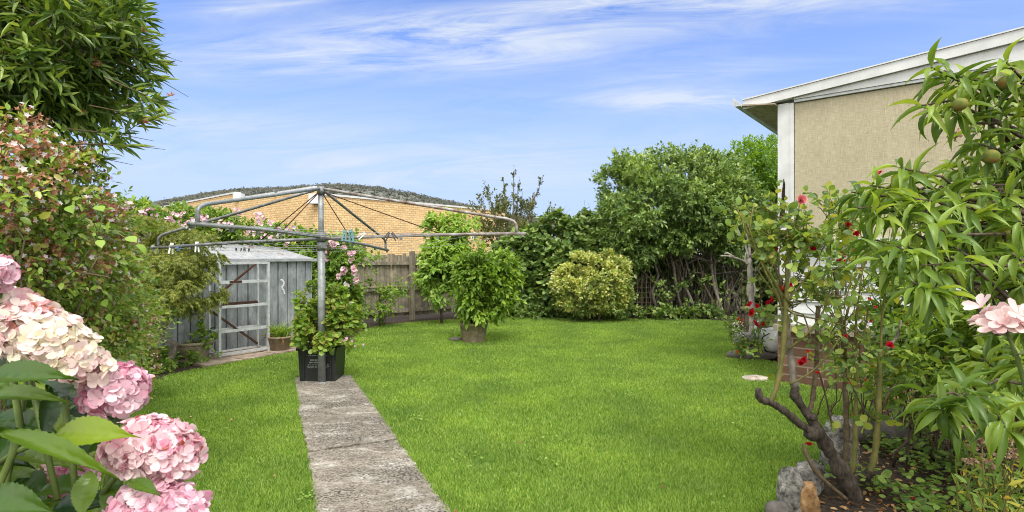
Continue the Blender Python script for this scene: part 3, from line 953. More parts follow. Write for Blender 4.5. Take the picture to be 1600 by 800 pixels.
# ------------------------------------------------------------------ leaning metal rack
ra = gnd(343, 563)[:2]; rb = gnd(419, 551)[:2]; re = nrm(rb - ra); rl = np.linalg.norm(rb - ra); rn = np.array([-re[1], re[0]])
rk = thing('metal_rack', 'open galvanised shelving frame with rusty diagonal braces standing against the metal shed', 'rack', (ra[0], ra[1], .03), math.atan2(re[1], re[0]))
H = 1.47; RD = .30
for x in (0, rl):
    for y in (0, RD):
        g = G(); g.box((x, y, H / 2), (.036 if y == 0 else .028, .036 if y == 0 else .028, H)); g.build('post', M_rack, rk, local=True)
for i, z in enumerate((.05, .40, .78, 1.16, H - .012)):
    g = G(); g.box((rl / 2, 0, z), (rl - .038, .026, .04)); g.box((rl / 2, RD, z), (rl - .03, .02, .03))
    for x in (0, rl): g.box((x, RD / 2, z), (.02, RD - .036, .025))
    g.build('shelf_rail', M_rack, rk, local=True)
g = G(); g.box((rl / 2 - .02, RD - .05, .80), (rl - .05, .05, .05)); g.build('shelf_rail', M_rust, rk, local=True)
g = G(); g.box((rl * .31, -.002, 1.163), (.2, .028, .036)); g.build('rust_patch', M_rust, rk, local=True)
for (x0, z0, x1, z1) in ((.0, .86, rl - .05, 1.44), (.0, .72, rl - .02, .10)):
    g = G(); g.bar((x0, RD - .02, z0), (x1, RD - .02, z1), .03, .03); g.build('brace', M_rust, rk, local=True)

# ------------------------------------------------------------------ rotary clothesline
hb = np.array([-2.376, 6.8, 0.0]); HUBZ = 1.84; TOPZ = 2.44
cl_ = thing('rotary_clothesline', 'old galvanised rotary clothesline with four drooping arms at the end of the concrete path', 'clothesline', hb)
g = G(); g.tube([hb, hb + (-.004, 0, .9), hb + (-.008, 0, 1.68)], [.048, .046, .045], 14); g.tube([hb + (0, 0, .0), hb + (0, 0, .03)], [.06, .055], 14); g.build('pole', M_galv, cl_)
g = G(); g.tube([hb + (-.008, 0, 1.60), hb + (-.014, 0, TOPZ)], [.034, .032], 12); g.build('inner_tube', M_galv, cl_)
hub = hb + (-.010, 0, HUBZ); top = hb + (-.014, 0, TOPZ)
g = G(); g.tube([hub + (0, 0, -.17), hub + (0, 0, -.06)], [.05, .05], 14); g.tube([hub + (0, 0, -.058), hub + (0, 0, .055)], [.062, .062], 14); g.box(hub + (.06, -.03, -.11), (.09, .05, .07)); g.build('winder', M_galvdark, cl_)
g = G(); g.tube([hub + (.1, -.05, -.11), hub + (.13, -.12, -.11), hub + (.13, -.12, -.24)], .011, 6); g.build('winder_handle', M_rust, cl_)
g = G(); g.tube([top + (0, 0, -.07), top + (0, 0, .03)], [.05, .045], 14); g.build('top_cap', M_galvdark, cl_)
ends = [at(295, 349, 4.5), at(822, 365, 6.5), at(606, 391, 9.1), at(236, 388, 7.15)]
tips = []
for i, e_ in enumerate(ends):
    a = hub + (0, 0, -.012 * (i % 2) * 2)
    d = e_ - a; L = np.linalg.norm(d); u = d / L
    side = nrm(np.cross(u, [0, 0, 1]))
    g = G(); g.tube([a + u * .05, a + d * .5 + (0, 0, .015), e_], [.021, .0205, .020], 10); arm = g.build('arm', [M_galv, M_rustytube, M_galv, M_galvdark][i], cl_)
    # upper strut: straight out from the top cap, then bends down to the arm
    q = a + d * .955; kn = q + np.array([0, 0, .16]); k0 = top + (kn - top) * .93
    pts = [top + nrm((d * (1, 1, 0))) * .03, top + (k0 - top) * .5, k0]
    for t in np.linspace(.15, 1, 6):
        pts.append((1 - t) ** 2 * k0 + 2 * t * (1 - t) * (kn + u * .02 + (0, 0, .005)) + t * t * (q + (0, 0, .07)))
    pts.append(q)
    g = G(); g.tube(pts, .0185, 9); g.build('strut', [M_galv, M_rustytube, M_galvdark, M_galvdark][i], cl_)
    f = (.40, .62, .42, .36)[i]
    g = G(); g.tube([top + u * .03 + (0, 0, -.04), a + d * f], .0065, 5); g.build('brace_rod', M_rust, cl_)
    for fr in (.40, .58, .76, .985):
        g = G(); g.box(a + d * fr + (0, 0, -.026), (.03, .03, .03)); g.build('line_bracket', M_galvdark, arm)
    tips.append((a, d))
lines = []
for fr in (.40, .58, .76, .985):
    pp = [t[0] + t[1] * fr + (0, 0, .014) for t in tips]
    g = G()
    for i in range(4):
        p, q = pp[i], pp[(i + 1) % 4]
        t = np.linspace(0, 1, 9)[:, None]; s = p + (q - p) * t; s[:, 2] -= (.05 * 4 * t * (1 - t))[:, 0]
        g.tube(s, .0022, 4); lines.append(s)
    g.build('line', M_wire, cl_)

# pegs left on the lines and arms
M_pegs = {n: speckmat('peg_' + n, [(.3, c), (.7, tuple(x * 1.2 for x in c))], 30, .5, .001, .1) for n, c in
          (('white', (.6, .62, .6)), ('blue', (.08, .16, .38)), ('teal', (.13, .27, .3)), ('dark', (.05, .045, .05)), ('grey', (.28, .32, .33)))}


def peg(pos, mat, label, tilt=0.0, rz=0.0, s=1.0):
    g = G()
    for sgn in (-1, 1):
        g.bar((sgn * .006, 0, .035), (sgn * .014, 0, -.055), .012, .010)
    g.box((0, 0, .02), (.02, .014, .012))
    o = g.build('clothes_peg', M_pegs[mat], None, origin=(0, 0, 0))
    o.location = pos; o.rotation_euler = (0, tilt, rz); o.scale = (s, s, s)
    tag(o, label, 'clothes peg', 'pegs left on the clothesline')


def arm_at(i, px):
    a, d = tips[i]; k = (px - 800) / FPX
    t = (k * a[1] - a[0]) / (d[0] - k * d[1])
    return a + d * t


def line_at(k, px):
    s = lines[k]; u = s[:, 0] / s[:, 1] * FPX + 800
    for i in range(len(s) - 1):
        if (u[i] - px) * (u[i + 1] - px) <= 0:
            return s[i] + (s[i + 1] - s[i]) * ((px - u[i]) / (u[i + 1] - u[i]))
    return s[4]


def lk(r, seg): return r * 4 + seg


peg(line_at(lk(2, 0), 538) , 'teal', 'teal clothes peg, left one of a pair on the wire right of the post', .1, .3, 1.3)
peg(line_at(lk(2, 0), 548) , 'teal', 'teal clothes peg hanging head up right beside the post', -.1, -.2, 1.5)
peg(line_at(lk(2, 0), 566), 'white', 'white clothes peg slanting on the wire in front of the bricks', .9, .2, 1.1)
peg(line_at(lk(2, 0), 605), 'dark', 'dark clothes peg leaning left, nearer the post of two dark ones', .5, .2, 1.1)
peg(line_at(lk(2, 0), 615), 'dark', 'dark clothes peg leaning right in front of the blond bricks', -.6, .2, 1.1)
peg(arm_at(0, 299) , 'white', 'white clothes peg at the tip of the nearest arm', .5, .5)
peg(arm_at(3, 268), 'white', 'white clothes peg on the left arm between the blue peg and the tip', .1, .4, 1.6)
peg(arm_at(3, 283) , 'blue', 'blue clothes peg tilted on the left arm', 1.0, .3, 1.3)
peg(arm_at(3, 241), 'grey', 'grey clothes peg on the very tip of the left arm', -.6, .3, 1.3)
peg(arm_at(3, 308), 'white', 'white clothes peg hanging by the climbing flowers on the left arm', .0, .3, 1.5)
peg(arm_at(1, 740), 'white', 'white clothes peg on the right arm before the green young tree', .4, .2, 1.0)
for k_, (px, lb) in enumerate(((369, 'leftmost small dark peg on the wire above the shed roof'), (377, 'second dark peg from the left above the shed roof'),
                               (382, 'tallest dark peg of the four above the shed roof'), (389, 'rightmost small dark peg of the four above the shed roof'))):
    t = den(px); Dd = 8.6 + .85 * t + .7
    z = CAMH + (400 - 390) / FPX * Dd
    pos = np.array([(px - 800) / FPX * Dd, Dd, z])
    if k_ == 0:
        ex = pos.copy()
    peg(pos, 'dark', lb, (.0, .1, .05, -.1)[k_], 1.0, (1.0, .9, 1.25, 1.0)[k_])
g = G(); g.tube([ex + (-1.1, -.7, .06), ex + (.1, .06, .032), ex + (1.0, .6, .05)], .0025, 4)
tag(g.build('roof_wire', M_wire, None, origin=ex), 'thin wire strung just above the shed roof carrying small dark pegs', 'wire')

# ------------------------------------------------------------------ black tub under the geranium
tb = at(504, 400, 7.03); tb[2] = .026
tub = thing('black_tub', 'black plastic recycling tub with white lettering, holding a leggy geranium', 'tub', tb, .02)
g = G(); w0, w1, d0, d1, hh, th = .222, .238, .19, .21, .42, .012


def frustum(g, w0, d0, z0, w1, d1, z1, m=0):
    V = [(-w0, -d0, z0), (w0, -d0, z0), (w0, d0, z0), (-w0, d0, z0), (-w1, -d1, z1), (w1, -d1, z1), (w1, d1, z1), (-w1, d1, z1)]
    return g.raw(V, [(3, 2, 1, 0), (4, 5, 6, 7), (0, 1, 5, 4), (1, 2, 6, 5), (2, 3, 7, 6), (3, 0, 4, 7)], m)


frustum(g, w0, d0, 0, w1, d1, hh - .03); hl(g, 'body', M_black, tub)
g = G(); frustum(g, w1 + .018, d1 + .018, hh - .032, w1 + .02, d1 + .02, hh)
for x in (-.17, .17): g.box((x, -.203, .19), (.012, .02, .34))
hl(g, 'rim', M_black, tub)
g = G()
rows = [(.325, -.11, .12, .012), (.268, -.09, .1, .020), (.238, -.10, .1, .020), (.208, -.12, .14, .009), (.19, -.13, .15, .009), (.172, -.12, .12, .009)]
for z, xa, xb, h in rows:
    x = xa
    while x < xb:
        w = R.uniform(.008, .03) if h < .015 else R.uniform(.04, .09)
        w = min(w, xb - x)
        g.box((x + w / 2, -(d0 + (d1 - d0) * z / (hh - .03)) - .0015, z), (w, .003, h * R.uniform(.75, 1)))
        x += w + R.uniform(.005, .012)
hl(g, 'lettering', M_galv, tub)
g = G(); g.prism([(-.215, -.185), (.215, -.185), (.215, .185), (-.215, .185)], hh + .001, hh + .008); hl(g, 'potting_soil', M_soil, tub)


# ------------------------------------------------------------------ pots
def pot(name, c, prof, mat, label, cat='plant pot', soil=None, wob=0.0):
    r = thing(name, label, cat, c)
    g = G(); g.lathe((0, 0, 0), prof, 36, wob=wob); hl(g, 'body', mat, r)
    if soil:
        g = G(); g.lathe((0, 0, 0), [(.001, soil[1] - .03), (soil[0], soil[1] - .03), (soil[0], soil[1]), (.001, soil[1] + .01)], 24); hl(g, 'potting_soil', M_soil, r)
    return r


c = gnd(740, 534.5); c[2] = .005
pot('concrete_pot', c, [(.001, 0), (.20, 0), (.205, .02), (.255, .32), (.27, .325), (.27, .365), (.25, .37), (.235, .33), (.001, .33)], M_concretepot,
    'round beige concrete pot on the lawn under the light green shrub', soil=(.235, .345))
c2p = gnd(303, 562); c2p[2] = .01
pr_ = [(.001, 0), (.17, 0), (.18, .02)]
for i in range(6):
    z = .04 + i * .032; r0 = .185 + .012 * i
    pr_ += [(r0, z), (r0 + .008, z + .012), (r0 + .004, z + .026)]
pr_ += [(.265, .235), (.285, .24), (.285, .275), (.262, .28), (.25, .24), (.001, .24)]
pot('ribbed_pot', c2p, pr_, M_pot, 'ribbed cream stoneware pot beside the metal rack', soil=(.25, .25))
c3p = gnd(437, 549); c3p[2] = .03
pot('low_pot', c3p, [(.001, 0), (.15, 0), (.19, .2), (.2, .2), (.2, .23), (.18, .23), (.17, .19), (.001, .19)], M_concretepot, 'small brown pot with spiky grass by the right end of the metal shed', soil=(.172, .2))
g = G(); c4p = gnd(712, 532.5); g.lathe((0, 0, 0), [(.001, 0), (.10, 0), (.125, .03), (.11, .055), (.05, .07), (.001, .072)], 20, wob=.05)
o = g.build('flat_stone', M_rockdark, None, origin=c4p, local=True); tag(o, 'small dark flat stone on the lawn left of the concrete pot', 'stone')

# ------------------------------------------------------------------ stones, swan, chair at right
def rock(name, px, py, size, mat, label, seed, rz=0.0, lift=.3, rough=.2, cat='rock', group=None, sub=3):
    c = gnd(px, py); g = G(); g.rock((0, 0, size[2] * lift), size, seed, rough, 0, sub, rz)
    o = g.build(name, mat, None, origin=c, local=True); tag(o, label, cat, group); return o


EG = 'stones edging the rose bed'
rock('edging_stone', 1236, 806, (.15, .15, .34), M_stone, 'upright lichened grey edging stone nearest the camera beside the orange rock', 3, .3, .36, .16, 'edging stone', EG, 4)
rock('edging_stone', 1262, 812, (.12, .10, .28), M_sandstone, 'orange sandstone rock standing against the upright grey edging stone', 5, .2, .3, .2, 'edging stone', EG, 4)
rock('edging_stone', 1262, 770, (.24, .14, .26), M_stone, 'grey edging stone lying between the orange rock and the rose trunk', 9, .5, .3, .18, 'edging stone', EG, 4)
rock('edging_stone', 1312, 738, (.26, .2, .52), M_stone, 'tall rough grey stone right behind the rose trunk', 12, .2, .3, .2, 'edging stone', EG, 4)
rock('edging_stone', 1215, 812, (.14, .12, .14), M_rockdark, 'small dark stone at the lower edge left of the upright grey one', 14, .2, .3, .2, 'edging stone', EG, 3)
rock('edging_stone', 1340, 688, (.34, .22, .22), M_rockdark, 'brown rock in the rose bed behind the green canes', 21, .1, .3, .22, 'edging stone', EG, 3)
rock('edging_stone', 1392, 690, (.30, .26, .26), M_rockdark, 'dark rock at the back of the rose bed, right of the brown one', 24, .9, .3, .22, 'edging stone', EG, 3)
rock('edging_stone', 1385, 628, (.40, .2, .16), M_sandstone, 'low flat rock against the foot of the brown brick wall', 27, -.4, .3, .2, 'edging stone', EG, 3)
rock('flat_stone', 1181, 594, (.34, .24, .06), M_palestone, 'pale flat stone lying on the lawn before the brick wall', 31, .1, .4, .12, 'stone')
# thick weathered slab under the swan
c = gnd(1175, 560); g = G(); g.rock((0, 0, .05), (.78, .34, .17), 41, .12, 0, 4, -.08, 1.2)
tag(g.build('stone_slab', M_rockdark, None, origin=c, local=True), 'dark weathered stone slab on the lawn carrying the white swan planter', 'stone')
c = gnd(1163, 553); c[2] = .12; g = G(); g.rock((0, 0, .11), (.34, .28, .26), 44, .12, 0, 4, .2, 1.1)
tag(g.build('round_boulder', M_stone, None, origin=c, local=True), 'rounded grey boulder on the slab left of the swan planter', 'rock')

# swan planter: a boat-shaped body with a tail, wings and a curved neck
sw = np.array([(1207 - 800) / FPX * 8.45, 8.45, .125])
swan = thing('swan_planter', 'white swan-shaped planter with a curved neck on the stone slab', 'planter', sw, .15)
prof = []
g = G(); rows = []; kk = 20
for i, (z, ax_, ay_, sx_) in enumerate(((0, .10, .08, 0), (.03, .15, .11, 0), (.10, .2, .15, 0), (.2, .23, .165, .02), (.28, .24, .165, .04), (.34, .235, .155, .06), (.335, .215, .14, .06), (.26, .2, .13, .04), (.25, .001, .001, .02))):
    for j in range(kk):
        a = 2 * PI * j / kk
        x = ax_ * math.cos(a) + sx_; lift = .10 * max(0, math.cos(a)) ** 2 * (z / .34 if i < 7 else .5)
        rows.append((x, ay_ * math.sin(a), z + lift))
nr = 9
g.raw(rows, [(i * kk + j, i * kk + (j + 1) % kk, (i + 1) * kk + (j + 1) % kk, (i + 1) * kk + j) for i in range(nr - 1) for j in range(kk)] + [tuple(range(kk - 1, -1, -1)), tuple((nr - 1) * kk + j for j in range(kk))], 0, True)
hl(g, 'body', M_glaze, swan)
for sgn in (-1, 1):
    g = G(); g.rock((.07, sgn * .155, .24), (.30, .05, .20), 3, .06, 0, 3, sgn * -.08); hl(g, 'wing', M_glaze, swan)
g = G(); g.tube([(-.16, 0, .2), (-.25, 0, .27), (-.27, 0, .38), (-.22, 0, .47), (-.2, 0, .53), (-.23, 0, .575), (-.29, 0, .57)], [.05, .042, .034, .03, .03, .036, .03], 10); g.tube([(-.30, 0, .565), (-.36, 0, .545)], [.02, .006], 8); hl(g, 'neck', M_glaze, swan)
g = G(); p = [(-.22, -.18, .02), (-.28, -.16, .14), (-.27, -.15, .24), (-.16, -.16, .30)]; g.tube(p, .009, 6); hl(g, 'hoop', M_black, swan)

# old chair under the big shrub
cc = np.array([(1176 - 800) / FPX * 12.2, 12.2, 0.0])
ch = thing('garden_chair', 'old rusty-framed garden chair with a pale seat and backrest below the dark shrub', 'chair', cc, -.25)
g = G(); g.raw(*(lambda P: (np.concatenate([np.c_[P, np.full(len(P), .41)], np.c_[P, np.full(len(P), .45)]]), [tuple(range(len(P) - 1, -1, -1)), tuple(range(len(P), 2 * len(P)))] + [(i, (i + 1) % len(P), len(P) + (i + 1) % len(P), len(P) + i) for i in range(len(P))]))(np.array([(.23 * math.cos(a) * (1 if math.sin(a) < .3 else .92) - .03, .22 * math.sin(a)) for a in np.linspace(0, 2 * PI, 22, endpoint=False)])))
hl(g, 'seat', M_pot, ch)
g = G(); bp = [(.10 * math.cos(a), .60 + .0 + .24 + .22 * math.sin(a)) for a in np.linspace(0, 2 * PI, 20, endpoint=False)]
g.prism(bp, .19, .215, axis=1); hl(g, 'backrest', M_pot, ch)
for x in (-.2, .2):
    for y in (-.18, .2):
        g = G(); g.tube([(x * 1.1, y * 1.15, 0), (x, y, .41)], .012, 6); hl(g, 'leg', M_rust, ch)
g = G(); g.tube([(-.2, .2, .40), (-.21, .22, .8), (-.2, .24, 1.06), (-.17, .245, 1.09), (.17, .245, 1.09), (.2, .24, 1.06), (.21, .22, .8), (.2, .2, .40)], .012, 7); hl(g, 'back_frame', M_rust, ch)

# lattice leaning inside the shrubbery
tl_ = at(1003, 478, 13.9); tl_[2] = 0
g = G()
for i in range(5): g.bar((-.22 + i * .11, 0, .05), (-.22 + i * .11, 0, 1.15), .025, .012)
for i in range(8): g.bar((-.25, .014, .15 + i * .13), (.25, .014, .15 + i * .13), .025, .012)
tag(g.build('garden_trellis', M_bark, None, origin=tl_, local=True), 'small weathered wooden trellis standing under the big dark shrub', 'trellis')
# ================================================================== plants
L_dark = leafmat('camellia_leaf', [(.045, .085, .022), (.08, .15, .036), (.135, .215, .06), (.21, .29, .10)], .25, .34, .5, vary=.3, vscale=1.0)
L_bright = leafmat('bright_shrub_leaf', [(.06, .13, .012), (.1, .2, .02), (.15, .26, .03)], .3, .4, .4, vary=.25)
L_ivy = leafmat('ivy_leaf', [(.035, .075, .016), (.065, .125, .03), (.11, .18, .048), (.17, .235, .08)], .22, .4, .45, vary=.3)
L_pale = leafmat('young_tree_leaf', [(.10, .19, .03), (.15, .26, .045), (.21, .33, .07), (.26, .36, .10)], .38, .45, .35, vary=.2)
L_potted = leafmat('potted_shrub_leaf', [(.055, .115, .014), (.09, .17, .02), (.14, .24, .03), (.2, .3, .05)], .33, .4, .4, vary=.25)
L_var = leafmat('variegated_leaf', [(.07, .14, .025), (.16, .24, .05), (.29, .34, .10), (.42, .40, .16), (.50, .46, .24)], .28, .5, .3, vary=.25, vscale=2.5)
L_var2 = leafmat('variegated_low_leaf', [(.04, .09, .02), (.09, .15, .04), (.2, .25, .09)], .28, .5, .3, vary=.25)
L_red = leafmat('reddish_tree_leaf', [(.035, .058, .016), (.06, .09, .026), (.09, .10, .034), (.12, .13, .05)], .28, .45, .35, vary=.25)
L_maple = leafmat('lace_maple_leaf', [(.07, .10, .02), (.12, .165, .032), (.18, .225, .055), (.24, .26, .09)], .35, .5, .3, vary=.25, vscale=2.2)
L_olea = leafmat('oleander_leaf', [(.022, .055, .011), (.06, .115, .02), (.105, .175, .032), (.18, .255, .06)], .25, .36, .5, vary=.25, vscale=1.6)
L_abel = leafmat('abelia_leaf', [(.065, .125, .02), (.125, .215, .034), (.2, .31, .055), (.26, .25, .075)], .28, .33, .5, vary=.3, vscale=2.2)
L_climb = leafmat('climber_leaf', [(.045, .10, .016), (.085, .165, .026), (.14, .24, .04), (.21, .30, .07)], .3, .42, .4, vary=.3, vscale=1.6)
L_ger = leafmat('geranium_leaf', [(.07, .15, .022), (.11, .21, .03), (.15, .25, .04), (.19, .26, .05), (.2, .2, .06)], .3, .45, .35, vary=.25, vscale=5)
L_rose = leafmat('rose_leaf', [(.06, .115, .03), (.085, .15, .038), (.12, .2, .045), (.17, .25, .05), (.27, .29, .055)], .36, .42, .4, vary=.3, vscale=2)
L_peach = leafmat('peach_leaf', [(.05, .10, .02), (.09, .165, .026), (.14, .225, .034), (.19, .27, .045)], .34, .36, .45, vary=.2, vscale=2.2, veins=True)
L_hyd = leafmat('hydrangea_leaf', [(.008, .028, .005), (.016, .048, .006), (.05, .105, .010), (.15, .23, .015)], .3, .3, .5, vary=.2, vscale=3, veins=True)
L_cover = leafmat('ground_cover_leaf', [(.05, .105, .018), (.085, .16, .028), (.11, .19, .034), (.16, .24, .06)], .28, .42, .4, vary=.3, vscale=3)
L_yellow = leafmat('fading_leaf', [(.12, .19, .03), (.26, .28, .04), (.42, .34, .05), (.44, .24, .06)], .38, .5, .3, vary=.2, vscale=6)
L_dead = leafmat('fallen_leaf', [(.07, .035, .018), (.16, .085, .04), (.27, .17, .085), (.36, .27, .15)], .1, .8, .1, vary=.2, vscale=6)
P_pink = leafmat('pink_petal', [(.58, .30, .39), (.66, .42, .49), (.72, .54, .58), (.75, .64, .65)], .3, .5, .2, (1.05, .9, .95), .12, 5)
P_white = leafmat('white_petal', [(.66, .55, .57), (.76, .7, .71), (.8, .78, .78)], .3, .5, .2, (1, .97, .97), .05, 5)
P_bract = leafmat('rusty_bract', [(.36, .12, .07), (.52, .24, .15), (.6, .38, .28)], .3, .5, .2, (1.1, .9, .8), .15, 5)
P_red = leafmat('red_petal', [(.40, .006, .018), (.55, .012, .03), (.62, .03, .05)], .25, .45, .25, (1.1, .8, .8), .1, 5)
P_orange = leafmat('orange_petal', [(.5, .05, .02), (.6, .12, .05)], .25, .45, .25, (1.1, .8, .8), .1, 5)
P_coral = leafmat('coral_petal', [(.62, .13, .14), (.72, .24, .25), (.76, .4, .4)], .3, .45, .25, (1.05, .9, .9), .1, 5)
P_pale = leafmat('shell_pink_petal', [(.70, .46, .46), (.76, .58, .57), (.78, .67, .65)], .35, .45, .25, (1.03, .92, .9), .08, 9)
P_dried = leafmat('dried_flower', [(.2, .10, .06), (.38, .24, .16), (.55, .42, .32)], .2, .7, .1, (1, .95, .9), .1, 9)


def hydmat(name, stops):
    m, nt, out = newmat(name)
    gg = N(nt, 'ShaderNodeNewGeometry'); nz = noise(nt, coord(nt, 'Object'), 16, 4, .6)
    ad = N(nt, 'ShaderNodeMath', operation='MULTIPLY_ADD'); nt.links.new(gg.outputs['Random Per Island'], ad.inputs[0]); ad.inputs[1].default_value = .42
    s2 = N(nt, 'ShaderNodeMath', operation='MULTIPLY_ADD'); nt.links.new(nz, s2.inputs[0]); s2.inputs[1].default_value = 1.15; s2.inputs[2].default_value = -.28
    nt.links.new(s2.outputs[0], ad.inputs[2])
    col = ramp(nt, stops, ad.outputs[0]).outputs[0]
    p = principled(nt, None, col, .55, spec=.2)
    t = N(nt, 'ShaderNodeBsdfTranslucent'); nt.links.new(mixc(nt, 1.0, col, (1.04, .93, .95), 'MULTIPLY'), t.inputs[0])
    ms = N(nt, 'ShaderNodeMixShader'); ms.inputs[0].default_value = .32
    nt.links.new(p.outputs[0], ms.inputs[1]); nt.links.new(t.outputs[0], ms.inputs[2]); nt.links.new(ms.outputs[0], out.inputs[0])
    return m


H_cream = hydmat('cream_pink_floret', [(.17, (.36, .11, .04)), (.25, (.62, .34, .36)), (.36, (.80, .62, .60)), (.55, (.82, .74, .66)), (.75, (.72, .70, .48)), (1.0, (.8, .72, .7))])
H_pink = hydmat('pink_floret', [(.1, (.42, .05, .14)), (.25, (.66, .27, .38)), (.45, (.76, .50, .58)), (.75, (.8, .65, .69)), (1.0, (.80, .70, .70))])
H_mix = hydmat('pale_pink_floret', [(.17, (.36, .11, .05)), (.24, (.60, .22, .32)), (.4, (.78, .54, .58)), (.65, (.82, .68, .68)), (1.0, (.8, .74, .68))])


def px_ell(px, py, d, rx, ry, rdep, w=1.0):
    """main crown lobe centred on a photo pixel at distance d; rx, ry in photo pixels, rdep in metres"""
    c = at(px, py, d)
    return (c[0], c[1], c[2], rx * d / FPX, rdep, ry * d / FPX, w)


def plant(name, label, cat, base, group=None):
    return thing(name, label, cat, np.asarray([base[0], base[1], 0.0]) if len(base) == 2 else base, group=group)


def pick(cl, n):
    i = R.choice(len(cl[0]), min(n, len(cl[0])), replace=False)
    return cl[0][i]


# ---- big dark shrub with several bare trunks
b = at(1075, 400, 14.6); b[2] = 0
t = plant('camellia_shrub', 'large dark green rounded shrub with bare multiple trunks behind the far edge of the lawn', 'shrub', b)
E = [px_ell(1060, 312, 14.6, 78, 66, 1.5), px_ell(1000, 325, 14.4, 54, 70, 1.2), px_ell(980, 300, 14.5, 36, 50, .9, .7), px_ell(970, 355, 14.3, 28, 46, .8, .7), px_ell(1110, 325, 14.6, 60, 72, 1.3), px_ell(985, 385, 14.2, 36, 36, .9, .6), px_ell(1085, 366, 14.1, 60, 14, .9, .5), px_ell(990, 258, 14.6, 16, 22, .4, .4), px_ell(1030, 262, 14.6, 34, 26, .8, .5), px_ell(1148, 350, 14.4, 36, 46, .9, .6), px_ell(1190, 420, 15.3, 40, 50, .6, .8), px_ell(1225, 440, 15.3, 40, 60, .6, .8)]
cl = clumps(E, 56, .26)
g = foliage(cl, 9500, .22, 9, .088, .044, OVAL, ang=.95, droop=.12, core=.3, up=.4)
E2 = [px_ell(1010, 455, 13.9, 20, 20, .4), px_ell(1068, 468, 13.6, 26, 20, .4), px_ell(1100, 455, 13.9, 26, 26, .4)]
foliage(clumps(E2, 8, .4), 90, .2, 7, .09, .045, OVAL, g=g, minz=.1)
g.build('foliage', L_dark, t)
for i in range(13):
    a = b + (R.uniform(-.9, .9), R.uniform(-.3, .4), 0)
    T = pick(cl, 1)[0]
    T = np.array([a[0] * .55 + T[0] * .45, b[1] - .2, R.uniform(1.8, 2.6)])
    a = a - (0, .35, 0); g = G(); g.tube(curve_pts(a, T, 7, 0, .035), np.linspace(R.uniform(.035, .06), .018, 7), 7)
    for _ in range(3): g.tube(curve_pts(a + (T - a) * R.uniform(.4, .8), pick(cl, 1)[0], 5, 0, .05), np.linspace(.02, .006, 5), 5)
    g.build('trunk', M_bark if i % 3 == 0 else M_barkgrey, t)
g = G()
for _ in range(130):
    a = b + (R.uniform(-1.6, 1.7), R.uniform(-.2, .5), 0); q = a + (R.normal() * .4, R.normal() * .2, R.uniform(.7, 2.2)); g.tube(curve_pts(a, q, 5, 0, .05), np.linspace(.011, .004, 5), 4)
g.build('twigs', M_barkgrey, t)

# ---- brighter tree behind it
b = at(1180, 400, 17.5); b[2] = 0
t = plant('bright_tree', 'bright yellow green bushy tree between the big dark shrub and the house', 'tree', b)
E = [px_ell(1180, 290, 17.5, 50, 60, 1.3), px_ell(1150, 270, 17.5, 36, 36, 1.0), px_ell(1200, 350, 17.2, 50, 70, 1.2), px_ell(1230, 300, 17.5, 40, 60, 1.0)]
cl = clumps(E, 36, .27); foliage(cl, 3400, .3, 9, .10, .045, OVAL, up=.7, core=.12).build('foliage', L_bright, t)
g = G(); branches(g, b, pick(cl, 8), .09, .015, 7, .04); g.build('trunk', M_bark, t)

# ---- ivy over the back fence
b = at(880, 400, 15.2); b[2] = 0
t = plant('ivy', 'dense dark ivy mound climbing over the back fence behind the clipped round shrub', 'ivy', b)
E = [px_ell(870, 390, 15.1, 66, 42, .6), px_ell(925, 380, 15.1, 40, 44, .6), px_ell(820, 400, 15.0, 46, 36, .5), px_ell(880, 440, 14.8, 80, 46, .5), px_ell(800, 450, 14.6, 40, 46, .4), px_ell(950, 430, 14.8, 46, 56, .5), px_ell(905, 355, 15.2, 30, 20, .5, .5)] + [px_ell(x, 432, 15.35, 28, 52, .22, .55) for x in range(975, 1270, 42)] + [px_ell(x, 478, 14.7, 26, 18, .25, .3) for x in range(770, 1000, 40)]
cl = clumps(E, 40, .26); g = foliage(cl, 6200, .2, 8, .10, .085, ROUND, core=.1, up=.1, droop=.35, ang=1.1); g.build('foliage', L_ivy, t)
g = G()
for _ in range(13):
    p = at(R.uniform(855, 955), 350, 15.1); q = p + (R.normal() * .12, 0, R.uniform(.25, .75)); g.tube(curve_pts(p, q, 5, 0, .04), np.linspace(.008, .003, 5), 4)
    A = np.repeat([nrm(q - p)], 1, 0); P, D, U = sprigs(np.array([p]), A, np.linalg.norm(q - p), 12, .9); 
    h = G()
g.build('stem', M_stem, t)

# ---- clipped round variegated shrub
b = at(925, 400, 13.4); b[2] = 0
t = plant('round_shrub', 'clipped round shrub with cream and pinkish variegated leaves at the far edge of the lawn', 'shrub', b)
E = [px_ell(920, 442, 13.4, 46, 40, .75), px_ell(946, 442, 13.4, 34, 40, .7), px_ell(895, 450, 13.3, 26, 30, .5)]
cl = clumps(E, 60, .17, (.82, 1.0))
g = foliage(cl, 3600, .12, 7, .06, .04, OVAL, core=.1, up=.6, ang=.9)
g.build('foliage', L_var, t)
E = [px_ell(905, 466, 13.4, 40, 22, .6), px_ell(955, 466, 13.4, 40, 26, .6)]
foliage(clumps(E, 24, .25), 700, .14, 7, .06, .035, OVAL, core=.3).build('low_foliage', L_var2, t)
g = G(); branches(g, b, [at(x, 450 + R.uniform(-10, 10), 13.4) for x in np.linspace(885, 970, 13)], .022, .01, 6, .03, spread=.2); g.build('trunk', M_bark, t)

